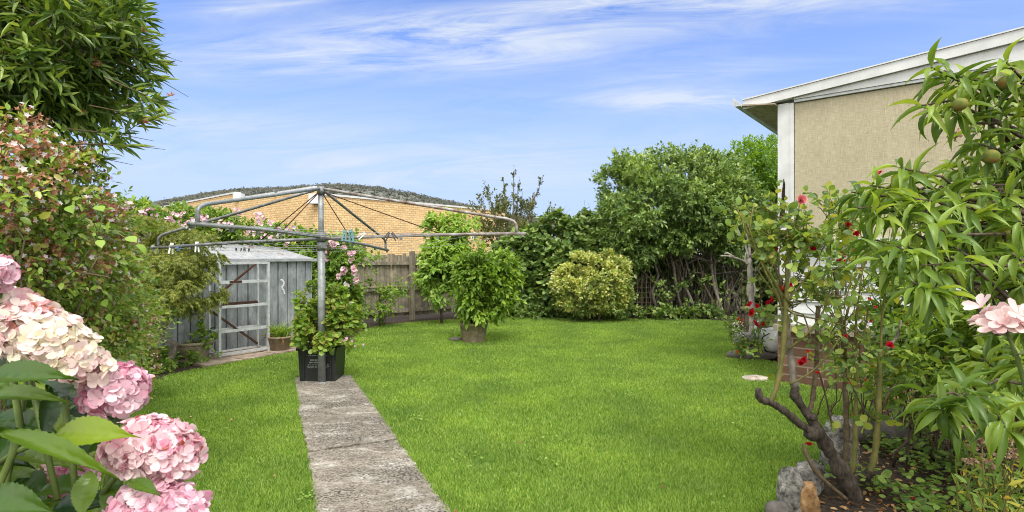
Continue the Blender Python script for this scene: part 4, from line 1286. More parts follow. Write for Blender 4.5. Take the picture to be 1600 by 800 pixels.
# ---- dark reddish tree beyond the fence
b = at(800, 400, 17.8); b[2] = 0
t = plant('reddish_tree', 'sparse reddish green tree with upright shoots rising beyond the fence', 'tree', b)
shoots = [(760, 292), (748, 310), (776, 302), (802, 268), (812, 285), (783, 278), (845, 280), (836, 300), (862, 322), (868, 330), (790, 300), (820, 300), (770, 330), (805, 330), (830, 330), (752, 340), (850, 345)]
tops = [at(x + R.normal() * 2, y, 17.8 + R.normal() * .5) for x, y in shoots]
g = G(); fol = G()
for q in tops:
    m = np.array([b[0] + (q[0] - b[0]) * .55, b[1] + (q[1] - b[1]) * .5, min(q[2] * .68, q[2] - .7)])
    p = np.concatenate([curve_pts(b + (0, 0, .6), m, 5, 0, .03), curve_pts(m, q, 6, 0, .02)[1:]])
    g.tube(p, np.linspace(.05, .006, len(p)), 5)
    k = 15; s = R.uniform(.38, 1.0, k); pts = np.array([p[0] + (p[-1] - p[0]) * 0 + p[min(len(p) - 1, int(u * (len(p) - 1)))] for u in s])
    P0 = np.array([p[int(u * (len(p) - 1.001))] * (1 - (u * (len(p) - 1.001)) % 1) + p[int(u * (len(p) - 1.001)) + 1] * ((u * (len(p) - 1.001)) % 1) for u in s])
    A = nrm(rdir(k) * .8 + nrm(q - m) * .8)
    P, D, U = sprigs(P0, A, .35 * (1.25 - s), 10, .9); fol.scat(OVAL, P, D, U, .085 * R.uniform(.6, 1.2, len(P)), .045)
    P, D, U = sprigs(np.array([m]), np.array([nrm(q - m)]), np.linalg.norm(q - m) * 1.0, 26, .9); fol.scat(OVAL, P, D, U, .075, .042)
E = [px_ell(765, 335, 17.8, 22, 26, .7), px_ell(800, 340, 17.8, 32, 26, .8), px_ell(835, 345, 17.8, 28, 20, .7), px_ell(800, 385, 17.5, 50, 26, .8), px_ell(782, 372, 17.5, 40, 26, .8)]
foliage(clumps(E, 16, .3), 620, .3, 9, .085, .045, OVAL, g=fol, core=.2, up=.6)
fol.build('foliage', L_red, t); g.build('trunk', M_barkgrey, t)

# ---- slender pale young tree
b = gnd(690, 507)
t = plant('young_tree', 'slender pale green young tree with a thin dark trunk in front of the paling fence', 'tree', b)
E = [px_ell(674, 360, 12.9, 5, 20, .2, .5), px_ell(702, 358, 12.9, 9, 22, .25, .6), px_ell(726, 358, 12.9, 4, 20, .2, .4), px_ell(690, 395, 12.8, 24, 18, .4), px_ell(680, 425, 12.7, 24, 18, .4), px_ell(712, 420, 12.8, 20, 26, .4), px_ell(676, 452, 12.7, 12, 12, .3, .5)]
E = [(e[0] + .10, *e[1:]) for e in E]
cl = clumps(E, 22, .3)
g = foliage(cl, 1250, .26, 8, .105, .055, OVAL, core=.1, droop=.5, up=.5, sag=.3)
for (x, y) in ((672, 328), (700, 326), (727, 330), (665, 345)):
    P, D, U = sprigs(np.array([at(x, y + 34, 12.9)]), np.array([nrm(np.array([R.normal() * .06, 0, 1.0]))]), .5, 22, .95, .25); g.scat(OVAL, P, D, U, .105, .055)
g.build('foliage', L_pale, t)
g = G(); g.tube(curve_pts(b, at(690, 400, 12.8), 7, 0, .012), np.linspace(.035, .018, 7), 8); branches(g, at(690, 440, 12.75), pick(cl, 16), .014, .004, 5, .04, spread=.02); g.build('trunk', M_bark, t)

# ---- shrub in the concrete pot
b = gnd(740, 534.5); b[2] = .33
t = plant('potted_shrub', 'bushy light green shrub with pointed leaves growing in the concrete pot', 'shrub', b)
E = [px_ell(744, 452, 10.1, 32, 36, .42), px_ell(727, 428, 10.1, 16, 24, .3), px_ell(766, 425, 10.1, 20, 24, .3), px_ell(740, 402, 10.1, 10, 12, .2, .4), px_ell(722, 466, 10.0, 14, 22, .25), px_ell(772, 460, 10.1, 16, 24, .3), px_ell(742, 486, 10.0, 22, 12, .25, .6), px_ell(786, 412, 10.1, 5, 6, .1, .2)]
E = [(e[0] + .15, *e[1:]) for e in E]
cl = clumps(E, 22, .27)
g = foliage(cl, 1450, .18, 8, .095, .042, OVAL, core=.12, droop=.45, up=.35, sag=.2, minz=.52); g.build('foliage', L_potted, t)
g = G(); branches(g, b, pick(cl, 26), .014, .004, 6, .05, spread=.05); g.build('trunk', M_bark, t)

# ---- thin bush against the fence
b = gnd(594, 510)
t = plant('young_rose', 'thin straggly young bush on a dark stake against the paling fence', 'bush', b)
g = G(); g.bar(b, b + (0, 0, .78), .05, .05); g.build('stake', M_bark, t)
E = [px_ell(585, 470, 12.1, 26, 26, .2), px_ell(612, 460, 12.1, 22, 26, .2), px_ell(578, 420, 12.2, 12, 36, .15, .6)]
cl = clumps(E, 7, .35); foliage(cl, 130, .2, 7, .065, .04, OVAL, core=.3, droop=.3).build('foliage', L_potted, t)
g = G(); branches(g, b, pick(cl, 14), .009, .003, 6, .06, spread=.05); g.build('stem', M_stem, t)

# ---- climbing flowers behind the shed and beside it
def cluster(rad, n, T, L, W, mats, name, stalk=None):
    """a flower truss centred on its own origin, facing +Z"""
    g = G(); P = rdir(n) * rad * R.uniform(.35, 1, (n, 1)); P[:, 2] = np.abs(P[:, 2]) * .8
    for p in P:
        ax = nrm(p + (0, 0, rad * .6) + R.normal(size=3) * rad * .3)
        ref = nrm(np.cross(ax, rdir(1)[0])); k = 5
        an = np.arange(k) * 2 * PI / k
        D = nrm(np.cos(an)[:, None] * ref + np.sin(an)[:, None] * np.cross(ax, ref) + ax * .45)
        g.scat(T, np.repeat([p], k, 0), D, np.repeat([ax], k, 0), L, W, R.integers(0, len(mats)) if len(mats) > 1 else 0)
    return g


def cluster_parts(root, name, variants, mats, spots, s=(.8, 1.2)):
    """first use of each variant becomes the part; the rest are copies"""
    protos = []
    for i, (p, d) in enumerate(spots):
        v = i % len(variants)
        if len(protos) <= v:
            o = variants[v].build(name, mats, root, origin=(0, 0, 0)); protos.append(o)
        else:
            o = protos[v].copy(); COL.objects.link(o); o.parent = root
        o.location = np.asarray(p) - ORG[root.name]
        o.rotation_euler = (Vector(d).to_track_quat('Z', 'Y') @ Matrix.Rotation(R.uniform(0, 6.28), 4, 'Z').to_quaternion()).to_euler()
        k = R.uniform(*s); o.scale = (k, k, k)


VIEW = np.array([0, -1.0, .25])
b = at(320, 400, 10.9); b[2] = 0
t = plant('pink_climber', 'sprawling green climber with many pale pink trusses along the fence behind the metal shed', 'climber', b)
E = [px_ell(210, 362, 9.6, 46, 30, .5), px_ell(270, 360, 10.3, 50, 22, .5), px_ell(330, 362, 10.8, 46, 16, .5), px_ell(390, 374, 11.2, 46, 16, .5), px_ell(440, 382, 11.4, 36, 12, .4), px_ell(180, 338, 9.6, 18, 12, .4, .5), px_ell(150, 385, 9.4, 40, 46, .5)]
cl = clumps(E, 30, .28); g = foliage(cl, 2700, .22, 8, .085, .045, OVAL, core=.12, up=.3, droop=.25); g.build('foliage', L_climb, t)
V_ = [cluster(.10, 7, PETAL, .05, .04, [P_pink], 'x') for _ in range(3)]
sp = []
for (x, y) in [(207, 328), (219, 338), (246, 340), (238, 333), (258, 350), (270, 338), (288, 336), (300, 348), (283, 352), (262, 372), (305, 375), (330, 345), (345, 352), (372, 330), (360, 352), (401, 340), (405, 352), (412, 365), (428, 350), (438, 362), (455, 358), (424, 372), (447, 378), (392, 362), (318, 340), (196, 322), (232, 348)]:
    d_ = np.interp(x, [180, 460], [9.1, 10.9]); sp.append((at(x + R.normal() * 2, y, d_ - .1), VIEW + R.normal(size=3) * .4))
cluster_parts(t, 'flower_truss', V_, P_pink, sp, (.6, 1.05))
g = G(); stems(g, pick(cl, 24) + (0, .25, 0), .014, .004, .1, .03); g.build('stem', M_stem, t)
g = G(); q = at(152, 300, 9.4); g.tube([q - (.06, 0, .3), q, q + (.06, 0, .2)], .006, 5); g.build('bare_shoot', M_stem, t)

b = at(525, 400, 11.3); b[2] = 0
t = plant('climbing_rose', 'rambling rose with pink and white blooms between metal shed and fence', 'climber', b)
E = [px_ell(510, 420, 11.1, 34, 40, .5), px_ell(530, 400, 11.3, 30, 26, .5), px_ell(490, 392, 11.3, 22, 22, .4, .6), px_ell(525, 460, 11.1, 28, 44, .5), px_ell(470, 385, 11.4, 26, 16, .4, .6)]
cl = clumps(E, 22, .28); foliage(cl, 1150, .2, 8, .085, .05, OVAL, core=.15, up=.2, droop=.3).build('foliage', L_climb, t)
V_ = [cluster(.06, 5, PETAL, .055, .045, [P_pink], 'x') for _ in range(3)]
sp = [(at(x, y, 10.6), VIEW + R.normal(size=3) * .3) for x, y in [(551, 398), (549, 407), (540, 421), (555, 423), (556, 438), (530, 434), (511, 409), (525, 382), (537, 386), (519, 380), (559, 484), (554, 487), (549, 396), (508, 400)]]
cluster_parts(t, 'rose_bloom', V_, P_pink, sp, (.7, 1.3))
V_ = [cluster(.05, 5, PETAL, .06, .05, [P_white], 'x')]
cluster_parts(t, 'white_bloom', V_, P_white, [(at(542, 444, 10.6), VIEW), (at(548, 473, 10.5), VIEW), (at(437, 369, 10.8), VIEW)], (.7, 1.0))
g = G(); branches(g, b, pick(cl, 12), .015, .004, 6, .06, spread=.2); g.build('stem', M_stem, t)

# ---- lace-leaf maple before the shed
b = at(262, 400, 7.6); b[2] = 0
t = plant('lace_leaf_maple', 'weeping lace-leaved maple with fine olive foliage hanging in front of the metal shed', 'tree', b)
E = [px_ell(230, 362, 7.6, 56, 14, .6), px_ell(285, 382, 7.5, 44, 16, .5), px_ell(215, 395, 7.5, 50, 22, .6), px_ell(268, 418, 7.3, 54, 20, .5), px_ell(230, 445, 7.2, 46, 22, .5), px_ell(296, 452, 7.2, 30, 20, .4, .8), px_ell(205, 350, 7.8, 30, 12, .4, .6), px_ell(316, 412, 7.3, 20, 18, .3, .6), px_ell(255, 468, 7.1, 40, 14, .4, .7)]
cl = clumps(E, 17, .30, (.7, 1.0))
B, A = sprig_bases(cl, 3000, .0, .5, .1)
A = nrm(A * (1, 1, .25) + (0, 0, -.42))
g = G()
P, D, U = sprigs(B, A, .13, 4, .5, .5, .3)
rep = 5
for j in range(rep):                                     # five narrow lobes to a leaf
    a = (j - 2) * .42
    S_ = nrm(np.cross(D, U)); DD = nrm(D * math.cos(a) + S_ * math.sin(a))
    g.scat(DIAMOND, P, DD, U, .07 * (1 - .12 * abs(j - 2)) * R.uniform(.7, 1.2, len(P)), .010)
g.build('foliage', L_maple, t)
g = G(); g.tube(curve_pts(b, at(262, 430, 7.6), 7, 0, .05), np.linspace(.05, .035, 7), 8); branches(g, at(262, 430, 7.6), pick(cl, 26), .018, .004, 7, .06, rise=.12, spread=.02); g.build('trunk', M_barkgrey, t)

# ---- small plants at the shed
b = c2p + (0, 0, .25)
t = plant('pot_plant', 'small glossy green plant leaning out of the ribbed stoneware pot', 'plant', b)
g = foliage(clumps([px_ell(326, 519, 8.4, 11, 10, .12), px_ell(318, 530, 8.4, 10, 8, .1), px_ell(300, 536, 8.4, 16, 4, .12, .4)], 6, .4), 60, .1, 7, .06, .045, OVAL); g.build('foliage', L_climb, t)
g = G(); branches(g, b, [at(326, 519, 8.4), at(320, 528, 8.4), at(312, 534, 8.4)], .006, .003, 5, .05, spread=.02); g.build('stem', M_stem, t)
b = c3p + (0, 0, .2)
t = plant('spiky_plant', 'tuft of long narrow spiky leaves in the small brown pot', 'plant', b)
g = G(); k = 130; D = nrm(np.c_[R.normal(size=(k, 2)) * .45, np.ones(k)]); g.scat(strip([.6, 1, .8, .5, 0], .9, .3), b + R.normal(size=(k, 3)) * (.05, .05, .01), D, nrm(np.c_[-D[:, :2], D[:, 2] * .0 + .4]) + rdir(k) * .1, R.uniform(.2, .36, k), .012); g.build('foliage', L_pale, t)
g = G(); g.scat(strip([.6, 1, .8, .5, 0], 1.6, .3), b + R.normal(size=(14, 3)) * (.05, .05, .01), nrm(np.c_[R.normal(size=(14, 2)), np.full(14, .5)]), np.tile([0, 0, 1.0], (14, 1)), .3, .014); g.build('dry_leaves', L_dead, t)
b = gnd(275, 574)
g = foliage(clumps([px_ell(270, 565, 8.0, 34, 12, .25), px_ell(310, 568, 8.1, 16, 8, .15), px_ell(245, 570, 7.6, 18, 12, .25), px_ell(348, 560, 8.3, 4, 6, .1, .3)], 12, .35), 330, .1, 7, .05, .03, OVAL, minz=.01)
tag(g.build('ground_cover', L_climb, None, origin=b), 'low leafy ground cover around the ribbed pot below the maple', 'ground cover', kind='stuff')

# ---- geranium in the tub, twined round the pole
b = np.array([tb[0], tb[1], tb[2] + .41])
t = plant('geranium', 'leggy geranium with light green rounded leaves growing up the clothesline pole from the black tub', 'plant', b)
E = [px_ell(505, 500, 6.98, 34, 34, .26), px_ell(525, 485, 6.98, 26, 30, .22), px_ell(495, 465, 7.0, 26, 20, .2), px_ell(487, 520, 6.9, 22, 24, .2), px_ell(532, 515, 6.95, 22, 24, .2), px_ell(480, 545, 6.82, 12, 20, .1, .6), px_ell(515, 530, 6.9, 30, 14, .2)]
cl = clumps(E, 17, .27); B, A = sprig_bases(cl, 760, .3, .5, .2, minz=.47)
P, D, U = sprigs(B, A, .10, 6, 1.1, .1, .1)
ok = ~((np.abs(P[:, 0] - hb[0]) < .055) & (np.abs(P[:, 1] - hb[1]) < .07))
g = G(); s = R.uniform(.5, 1.3, len(P)); g.scat(ROUND, P[ok], D[ok], U[ok], (.05 * s)[ok], (.054 * s)[ok]); g.build('foliage', L_ger, t)
g = G()
for q in pick(cl, 60):
    pts = curve_pts(b + (R.normal() * .1, R.normal() * .08, -.02), q, 7, 0, .07); g.tube(pts, np.linspace(.009, .004, 7), 5)
g.build('stem', M_canebrown, t)
sp = [(at(x, y, 6.75), VIEW) for x, y in [(540, 529), (551, 530), (549, 533), (557, 541), (569, 540)]]
cluster_parts(t, 'small_flower', [cluster(.015, 3, PETAL, .018, .014, [P_pink], 'x')], P_pink, sp)

# ---- tree overhanging the top left corner
b = np.array([-4.3, 3.4, 0.0])
t = plant('oleander_tree', 'dark green tree with narrow leaves overhanging the top left corner', 'tree', b)
E = [px_ell(70, 60, 3.3, 110, 90, .8), px_ell(160, 60, 3.3, 70, 76, .6), px_ell(60, 160, 3.1, 90, 50, .6), px_ell(150, 150, 3.1, 70, 70, .5), px_ell(210, 130, 3.1, 34, 60, .4), px_ell(10, 20, 3.2, 100, 100, .8), px_ell(-60, 80, 3.3, 80, 90, .5, .5), px_ell(170, 15, 3.4, 34, 30, .4, .5), px_ell(120, 205, 3.05, 60, 22, .3, .7), px_ell(30, 190, 3.0, 40, 20, .3, .6)]
E = [(e[0] - (.40 if e[2] > 2.75 else .26), e[1], e[2] + .24, e[3] * .84, e[4] * .86, e[5] * .84, *e[6:]) for e in E]
cl = clumps(E, 26, .26, (.5, 1.0))
B, A = sprig_bases(cl, 2500, .05, .45, .22)
A = nrm(A + np.array([.5, -.1, -.05]))
P, D, U = sprigs(B, A, .20, 9, .8, .04, .12)
shp = [(232, 28), (246, 60), (258, 88), (262, 120), (258, 150), (246, 178), (236, 205), (205, 228), (160, 236), (120, 238), (215, 40), (196, 8), (225, 75), (240, 135), (225, 165), (190, 215), (80, 232)]
e0 = np.array([at(x - 42, y + R.uniform(-14, 14), 3.0 + R.normal() * .12) for x, y in shp]); ea = np.array([nrm(np.array([1.0, R.normal() * .3, R.normal() * .28 - .1])) for _ in shp])
P2, D2, U2 = sprigs(e0, ea, .15, 16, .75, .05, .1); P = np.concatenate([P, P2]); D = np.concatenate([D, D2]); U = np.concatenate([U, U2])
g = G(); g.scat(LANCE, P, D, U, .094 * np.clip(R.normal(1, .28, len(P)), .4, 1.6), .0205); g.build('foliage', L_olea, t)
g = G(); g.tube(curve_pts(b, b + (.3, 0, 2.3), 7, 0, .02), np.linspace(.13, .09, 7), 10)
branches(g, b + (.3, 0, 2.2), pick(cl, 50), .022, .004, 8, .03, rise=.1, spread=.03)
for p_, a_ in zip(e0, ea): g.tube([p_ - a_ * .12, p_ + a_ * .1, p_ + a_ * .27 - (0, 0, .02)], [.004, .0026, .001], 4)
ii = R.choice(len(B), 420, replace=False)
for i in ii: g.tube([B[i] - A[i] * .12, B[i] + A[i] * .12, B[i] + A[i] * .22 - (0, 0, .01)], [.004, .0028, .0015], 4)
g.build('trunk', M_canebrown, t)
sp = [(at(x, y, 2.95), VIEW + R.normal(size=3) * .5) for x, y in [(152, 92), (158, 99), (147, 104), (245, 160), (268, 150), (232, 190), (130, 175), (222, 48)]]
gg = G(); gg.scat(LANCE, np.zeros((7, 3)), nrm(rdir(7) + (0, 0, 1)), rdir(7), .03, .008)
cluster_parts(t, 'bud_cluster', [gg], P_bract, sp)

# ---- abelia: big arching shrub with rusty bracts and white stars
b = np.array([-3.0, 3.4, 0.0])
t = plant('abelia_bush', 'large arching bush with rusty red bracts and small white star flowers on the left', 'shrub', b)
E = [px_ell(10, 330, 2.7, 90, 100, .5), px_ell(60, 390, 3.0, 70, 80, .5), px_ell(-60, 350, 2.8, 120, 130, .6), px_ell(35, 275, 2.7, 55, 40, .35, .6), px_ell(105, 440, 4.0, 42, 56, .6), px_ell(80, 480, 3.6, 70, 60, .6), px_ell(165, 510, 5.2, 30, 46, .5), px_ell(192, 560, 5.9, 26, 36, .4), px_ell(60, 530, 3.6, 90, 70, .6), px_ell(112, 350, 3.4, 34, 30, .35, .7), px_ell(0, 222, 2.6, 30, 22, .3, .4), px_ell(140, 400, 3.9, 24, 26, .3, .5)]
cl = clumps(E, 32, .26, (.6, 1.0))
B, A = sprig_bases(cl, 4300, .15, .5, .14)
P, D, U = sprigs(B, A, .20, 10, 1.0, .12, .25)
g = G(); s = np.clip(R.normal(1, .3, len(P)), .4, 1.7); g.scat(OVAL, P, D, U, .034 * s, .019 * s); g.build('foliage', L_abel, t)
g = G()
for q in pick(cl, 70): g.tube(curve_pts((q[0] - .1 + R.normal() * .1, q[1] + .1 + R.normal() * .1, 0), q, 8, 0, .04), np.linspace(.010, .003, 8), 5)
for i in R.choice(len(B), 500, replace=False): g.tube([B[i] - A[i] * .08, B[i] + A[i] * .1, B[i] + A[i] * .2 - (0, 0, .04)], [.0022, .0018, .001], 4)
for pts in ([(90, 448), (115, 440), (140, 425), (152, 403)], [(85, 420), (120, 425), (165, 432), (172, 434)], [(0, 310), (30, 290), (60, 275), (75, 268)], [(0, 190), (10, 178), (20, 170)]):
    g.tube([at(x, y, 2.7) for x, y in pts], np.linspace(.005, .003, len(pts)), 5)
g.build('stem', M_canebrown, t)


def abelia_truss():
    g = G(); n = 9
    P = rdir(n) * .03; P[:, 2] = np.abs(P[:, 2])
    for i, p in enumerate(P):
        g.tube([(0, 0, -.01), p * .6, p], [.001, .0009, .0007], 3, 0)
        ax = nrm(p + (0, 0, .02)); ref = nrm(np.cross(ax, rdir(1)[0]))
        k = 5; an = np.arange(k) * 2 * PI / k
        if i % 3 == 0:
            D = nrm(np.cos(an)[:, None] * ref + np.sin(an)[:, None] * np.cross(ax, ref) + ax * .3)
            g.scat(DIAMOND, np.repeat([p + ax * .012], k, 0), D, np.repeat([ax], k, 0), .0095, .0058, 1)
        an = np.arange(4) * PI / 2
        D = nrm(np.cos(an)[:, None] * ref + np.sin(an)[:, None] * np.cross(ax, ref) + ax * .9)
        g.scat(DIAMOND, np.repeat([p], 4, 0), D, np.repeat([ax], 4, 0), .0125, .006, 0)
    return g


def surface_spots(cl, n, toward):
    """points on the camera-facing and upward skin of a crown"""
    Cc, Rr, O = cl
    i = R.choice(len(Cc), n * 8); v = nrm(rdir(len(i)) + .9 * O[i] + np.asarray(toward) * .7)
    P = Cc[i] + v * (Rr[i] * 1.1 + .075)[:, None]
    # keep those with no clump between them and the viewer
    out = []
    for p, d in zip(P, v):
        if p[1] < .8 or not (-40 < p[0] / p[1] * FPX + 800 < 330): continue
        q = nrm(np.array([0, 0, CAMH]) - p)
        rel = Cc - p; al = rel @ q; cl_d = np.linalg.norm(rel - al[:, None] * q, axis=1)
        if not np.any((al > .05) & (cl_d < Rr * .85)): out.append((p, nrm(d + q)))
        if len(out) >= n: break
    return out


sp = surface_spots(cl, 270, (.3, -.6, .3))
ss = sorted(sp, key=lambda s: s[0][1])
cluster_parts(t, 'flower_truss', [abelia_truss() for _ in range(4)], [P_bract, P_white], ss[:96], (1.2, 2.0))
g = G()
for p, d in ss[96:]:
    q = abelia_truss(); Vv = np.concatenate(q.V); M_ = np.array(Vector(d).to_track_quat('Z', 'Y').to_matrix())
    Vv = Vv @ M_.T * R.uniform(1.1, 1.8) + p; off = 0
    for v_, l_, t_, m_, s_ in zip(q.V, q.L, q.T, q.M, q.S):
        pass
    g.V.append(Vv); g.L.append(np.concatenate(q.L) + g.n); g.T.append(np.concatenate(q.T)); g.M.append(np.concatenate(q.M)); g.S.append(np.concatenate(q.S)); g.n += len(Vv)
o = g.build('flower_trusses', [P_bract, P_white], t); o['kind'] = 'stuff'

# a few big pale vine leaves threaded through it
b = at(150, 400, 2.6); b[2] = 0
t = plant('vine', 'thin vine with a few big pale green leaves threaded through the abelia bush', 'vine', b)
g = G(); spots = [(150, 322, .5), (155, 375, .9), (20, 212, .3), (38, 212, -.4), (5, 235, .8), (172, 345, .9), (212, 382, .6), (198, 370, .4), (205, 390, 1.0), (163, 468, 1.2), (170, 490, 1.4), (108, 322, .2)]
for x, y, a in spots:
    p = at(x, y, 2.45 if y < 400 else 2.9)
    g.scat(HYD[R.integers(0, 3)], [p], [(math.cos(a) * .9 + R.normal() * .3, -.3 + R.normal() * .4, -math.sin(a) * .8)], [(R.normal() * .5, -.3, 1.0)], R.uniform(.05, .08), R.uniform(.035, .05))
g.build('leaves', L_pale, t)
g = G(); g.tube([at(20, 520, 2.75), at(60, 470, 2.7), at(120, 420, 2.55), at(150, 375, 2.47), at(160, 340, 2.45), at(146, 318, 2.45)], .003, 5)
g.tube([at(146, 370, 2.47), at(178, 360, 2.46), at(205, 378, 2.46)], .0025, 5); g.tube([at(-30, 300, 2.5), at(0, 240, 2.46), at(20, 212, 2.45)], .003, 5); g.build('stem', M_stem, t)

# ---- hydrangea in the foreground
b = np.array([-.95, .85, 0.0])
t = plant('hydrangea', 'hydrangea bush with big pink and cream mophead flowers close to the camera at lower left', 'shrub', b)


def flower_head(c, rx, ry, d, mat, n, label, tilt=0.0, fl=.0135):
    """domed mophead of four-petalled florets; rx, ry in photo pixels"""
    a, bb = rx * d / FPX * .89, ry * d / FPX * .86; rdp = bb * 1.1
    C0 = at(c[0], c[1], d); g = G()
    v = nrm(rdir(n * 3) + np.array([.05, -.35, .3])); v = v[v[:, 2] > -.75][:n]
    ct, st = math.cos(tilt), math.sin(tilt)
    loc = v * np.array([a, rdp, bb]) * R.uniform(.76, 1.09, (len(v), 1))
    Pp = C0 + np.stack([loc[:, 0] * ct + loc[:, 2] * st, loc[:, 1], -loc[:, 0] * st + loc[:, 2] * ct], 1)
    nn = nrm(v / np.array([a, rdp, bb]) * rdp + R.normal(size=v.shape) * .28)
    nn = np.stack([nn[:, 0] * ct + nn[:, 2] * st, nn[:, 1], -nn[:, 0] * st + nn[:, 2] * ct], 1)
    ref = nrm(np.cross(nn, rdir(len(nn))))
    oth = np.cross(nn, ref); sz = fl * R.uniform(.75, 1.2, len(nn))
    for k in range(4):
        an = k * PI / 2
        D = nrm(ref * math.cos(an) + oth * math.sin(an) + nn * .22 + R.normal(size=nn.shape) * .08)
        g.scat(PETAL, Pp + nn * .001 * k, D, nn + R.normal(size=nn.shape) * .12, sz, sz * 1.02, 0)
    # stalks of the florets and the dense heart
    core = C0 - 0
    for i in range(0, len(Pp), 2):
        g.tube([core + (Pp[i] - core) * .25, Pp[i] - nn[i] * .002], [.0012, .0009], 4, 1)
    k = 260; u = rdir(k); q = u * np.array([a, rdp, bb]) * .72
    q = core + np.stack([q[:, 0] * ct + q[:, 2] * st, q[:, 1], -q[:, 0] * st + q[:, 2] * ct], 1)
    g.scat(PETAL, q, rdir(k), rdir(k), fl * 1.1, fl * 1.1, 0)
    o = g.build('flower_head', [mat, M_stem], t); o['label'] = label
    return C0


heads = [flower_head((48, 520), 140, 50, .82, H_cream, 460, 'largest cream and pink flower head', .52, .0135),
         flower_head((182, 612), 42, 42, .86, H_pink, 210, 'clear pink flower head'),
         flower_head((240, 705), 72, 50, .82, H_mix, 330, 'pale pink flower head with a brown spot', .25),
         flower_head((248, 800), 74, 42, .78, H_pink, 280, 'pink flower head at the bottom edge', .1),
         flower_head((-14, 428), 30, 26, .78, H_pink, 70, 'small pink flower head above the largest', .2),
         flower_head((95, 755), 50, 40, .98, H_pink, 110, 'pink flower head hidden among the leaves')]
g = G()
for h in heads:
    g.tube(curve_pts(b + (R.normal() * .06, R.normal() * .06, 0), h + (0, .01, -.01), 8, 0, .02, .0), np.linspace(.008, .0045, 8), 7)
for x0, y0, x1, y1 in ((-10, 730, 60, 690), (150, 790, 190, 735), (100, 620, 120, 780), (40, 560, 90, 780)):
    g.tube([at(x0, y0, .84), (at(x0, y0, .84) + at(x1, y1, .8)) / 2 + (0, 0, .004), at(x1, y1, .8)], .0045, 7)
g.build('stem', M_stem, t)
# (pixel of the base, pixel of the tip, width in m, distance, tilt towards the viewer)
LV = [(-30, 592, 96, 592, 44, .74, .5), (-20, 622, 72, 612, 28, .78, .5), (80, 604, 72, 684, 30, .80, -.5), (82, 684, 178, 672, 50, .76, .6), (-5, 676, 162, 742, 32, .72, .3),
      (142, 735, 122, 806, 34, .76, -.5), (-30, 772, 68, 806, 46, .68, .6), (192, 748, 150, 796, 40, .84, .4), (200, 752, 245, 774, 22, .77, .4), (212, 748, 272, 756, 24, .86, .6),
      (113, 606, 158, 636, 32, .88, .2), (-10, 652, 72, 664, 36, .84, .5), (20, 712, 120, 730, 40, .86, .1), (40, 640, 110, 690, 44, .92, .3), (-40, 700, 40, 730, 44, .88, .3), (60, 770, 130, 750, 40, .88, .3),
      (10, 745, 70, 790, 40, .92, .5), (110, 640, 185, 650, 36, .94, .4), (90, 580, 150, 600, 34, .92, .5), (-60, 560, 30, 575, 44, .86, .4), (170, 690, 215, 745, 30, .95, .3), (80, 800, 160, 775, 44, .84, .5),
      (-50, 820, 60, 790, 48, .78, .6), (150, 806, 215, 790, 34, .9, .4), (30, 690, 20, 620, 40, .98, .2), (100, 730, 150, 680, 44, 1.0, .2)]
g = G()
for i, (x0, y0, x1, y1, w, d, tl_) in enumerate(LV):
    p, q = at(x0, y0, d), at(x1, y1, d - .04); D = q - p; L = np.linalg.norm(D)
    g.scat(HYD[i % 2], [p], [nrm(D) + (0, 0, .08)], [(R.normal() * .2, -tl_ - .15, 1.0 - .45 * abs(tl_))], L * 1.08, w * d / FPX)
k = 420
P = np.c_[R.uniform(-1.1, -.62, k), R.uniform(.9, 1.3, k), R.uniform(.75, 1.42, k)]
kk_ = (P[:, 0] / P[:, 1] * FPX + 800 < 160) & ((400 - (P[:, 2] - CAMH) / P[:, 1] * FPX) > 560 )
P = P[kk_]
D = nrm(rdir(len(P)) * (1, 1, .4) + (.5, -.1, -.1)); g.scat(HYD[1], P, D, np.tile([0, -.3, 1.0], (len(P), 1)) + rdir(len(P)) * .4, R.uniform(.07, .11, len(P)), R.uniform(.04, .055, len(P)))
g.build('leaves', L_hyd, t)

# ================================================================== right-hand bed
# ---- big old rose
RD_ = 3.62
b = gnd(1332, 776)
t = plant('old_rose_bush', 'old rose bush with gnarled trunk, tall bare canes and red blooms', 'rose bush', b)


def cane(pts, rads, mat=None, name=None, knob=()):
    P = np.array([at(x, y, d) for x, y, d in pts])
    # smooth the polyline
    out = []; rr = []
    for i in range(len(P) - 1):
        p0, p1, p2, p3 = P[max(i - 1, 0)], P[i], P[i + 1], P[min(i + 2, len(P) - 1)]
        for s in np.linspace(0, 1, 5, endpoint=False):
            out.append(.5 * ((2 * p1) + (-p0 + p2) * s + (2 * p0 - 5 * p1 + 4 * p2 - p3) * s * s + (-p0 + 3 * p1 - 3 * p2 + p3) * s ** 3))
            rr.append(rads[i] + (rads[i + 1] - rads[i]) * s)
    out.append(P[-1]); rr.append(rads[-1])
    rr = np.array(rr) * (1 + .13 * R.normal(size=len(rr)))
    return out, rr


def cane_geo(g, pts, rads, m=0, n=8):
    p, r = cane(pts, rads); g.tube(p, r, n, m); return p


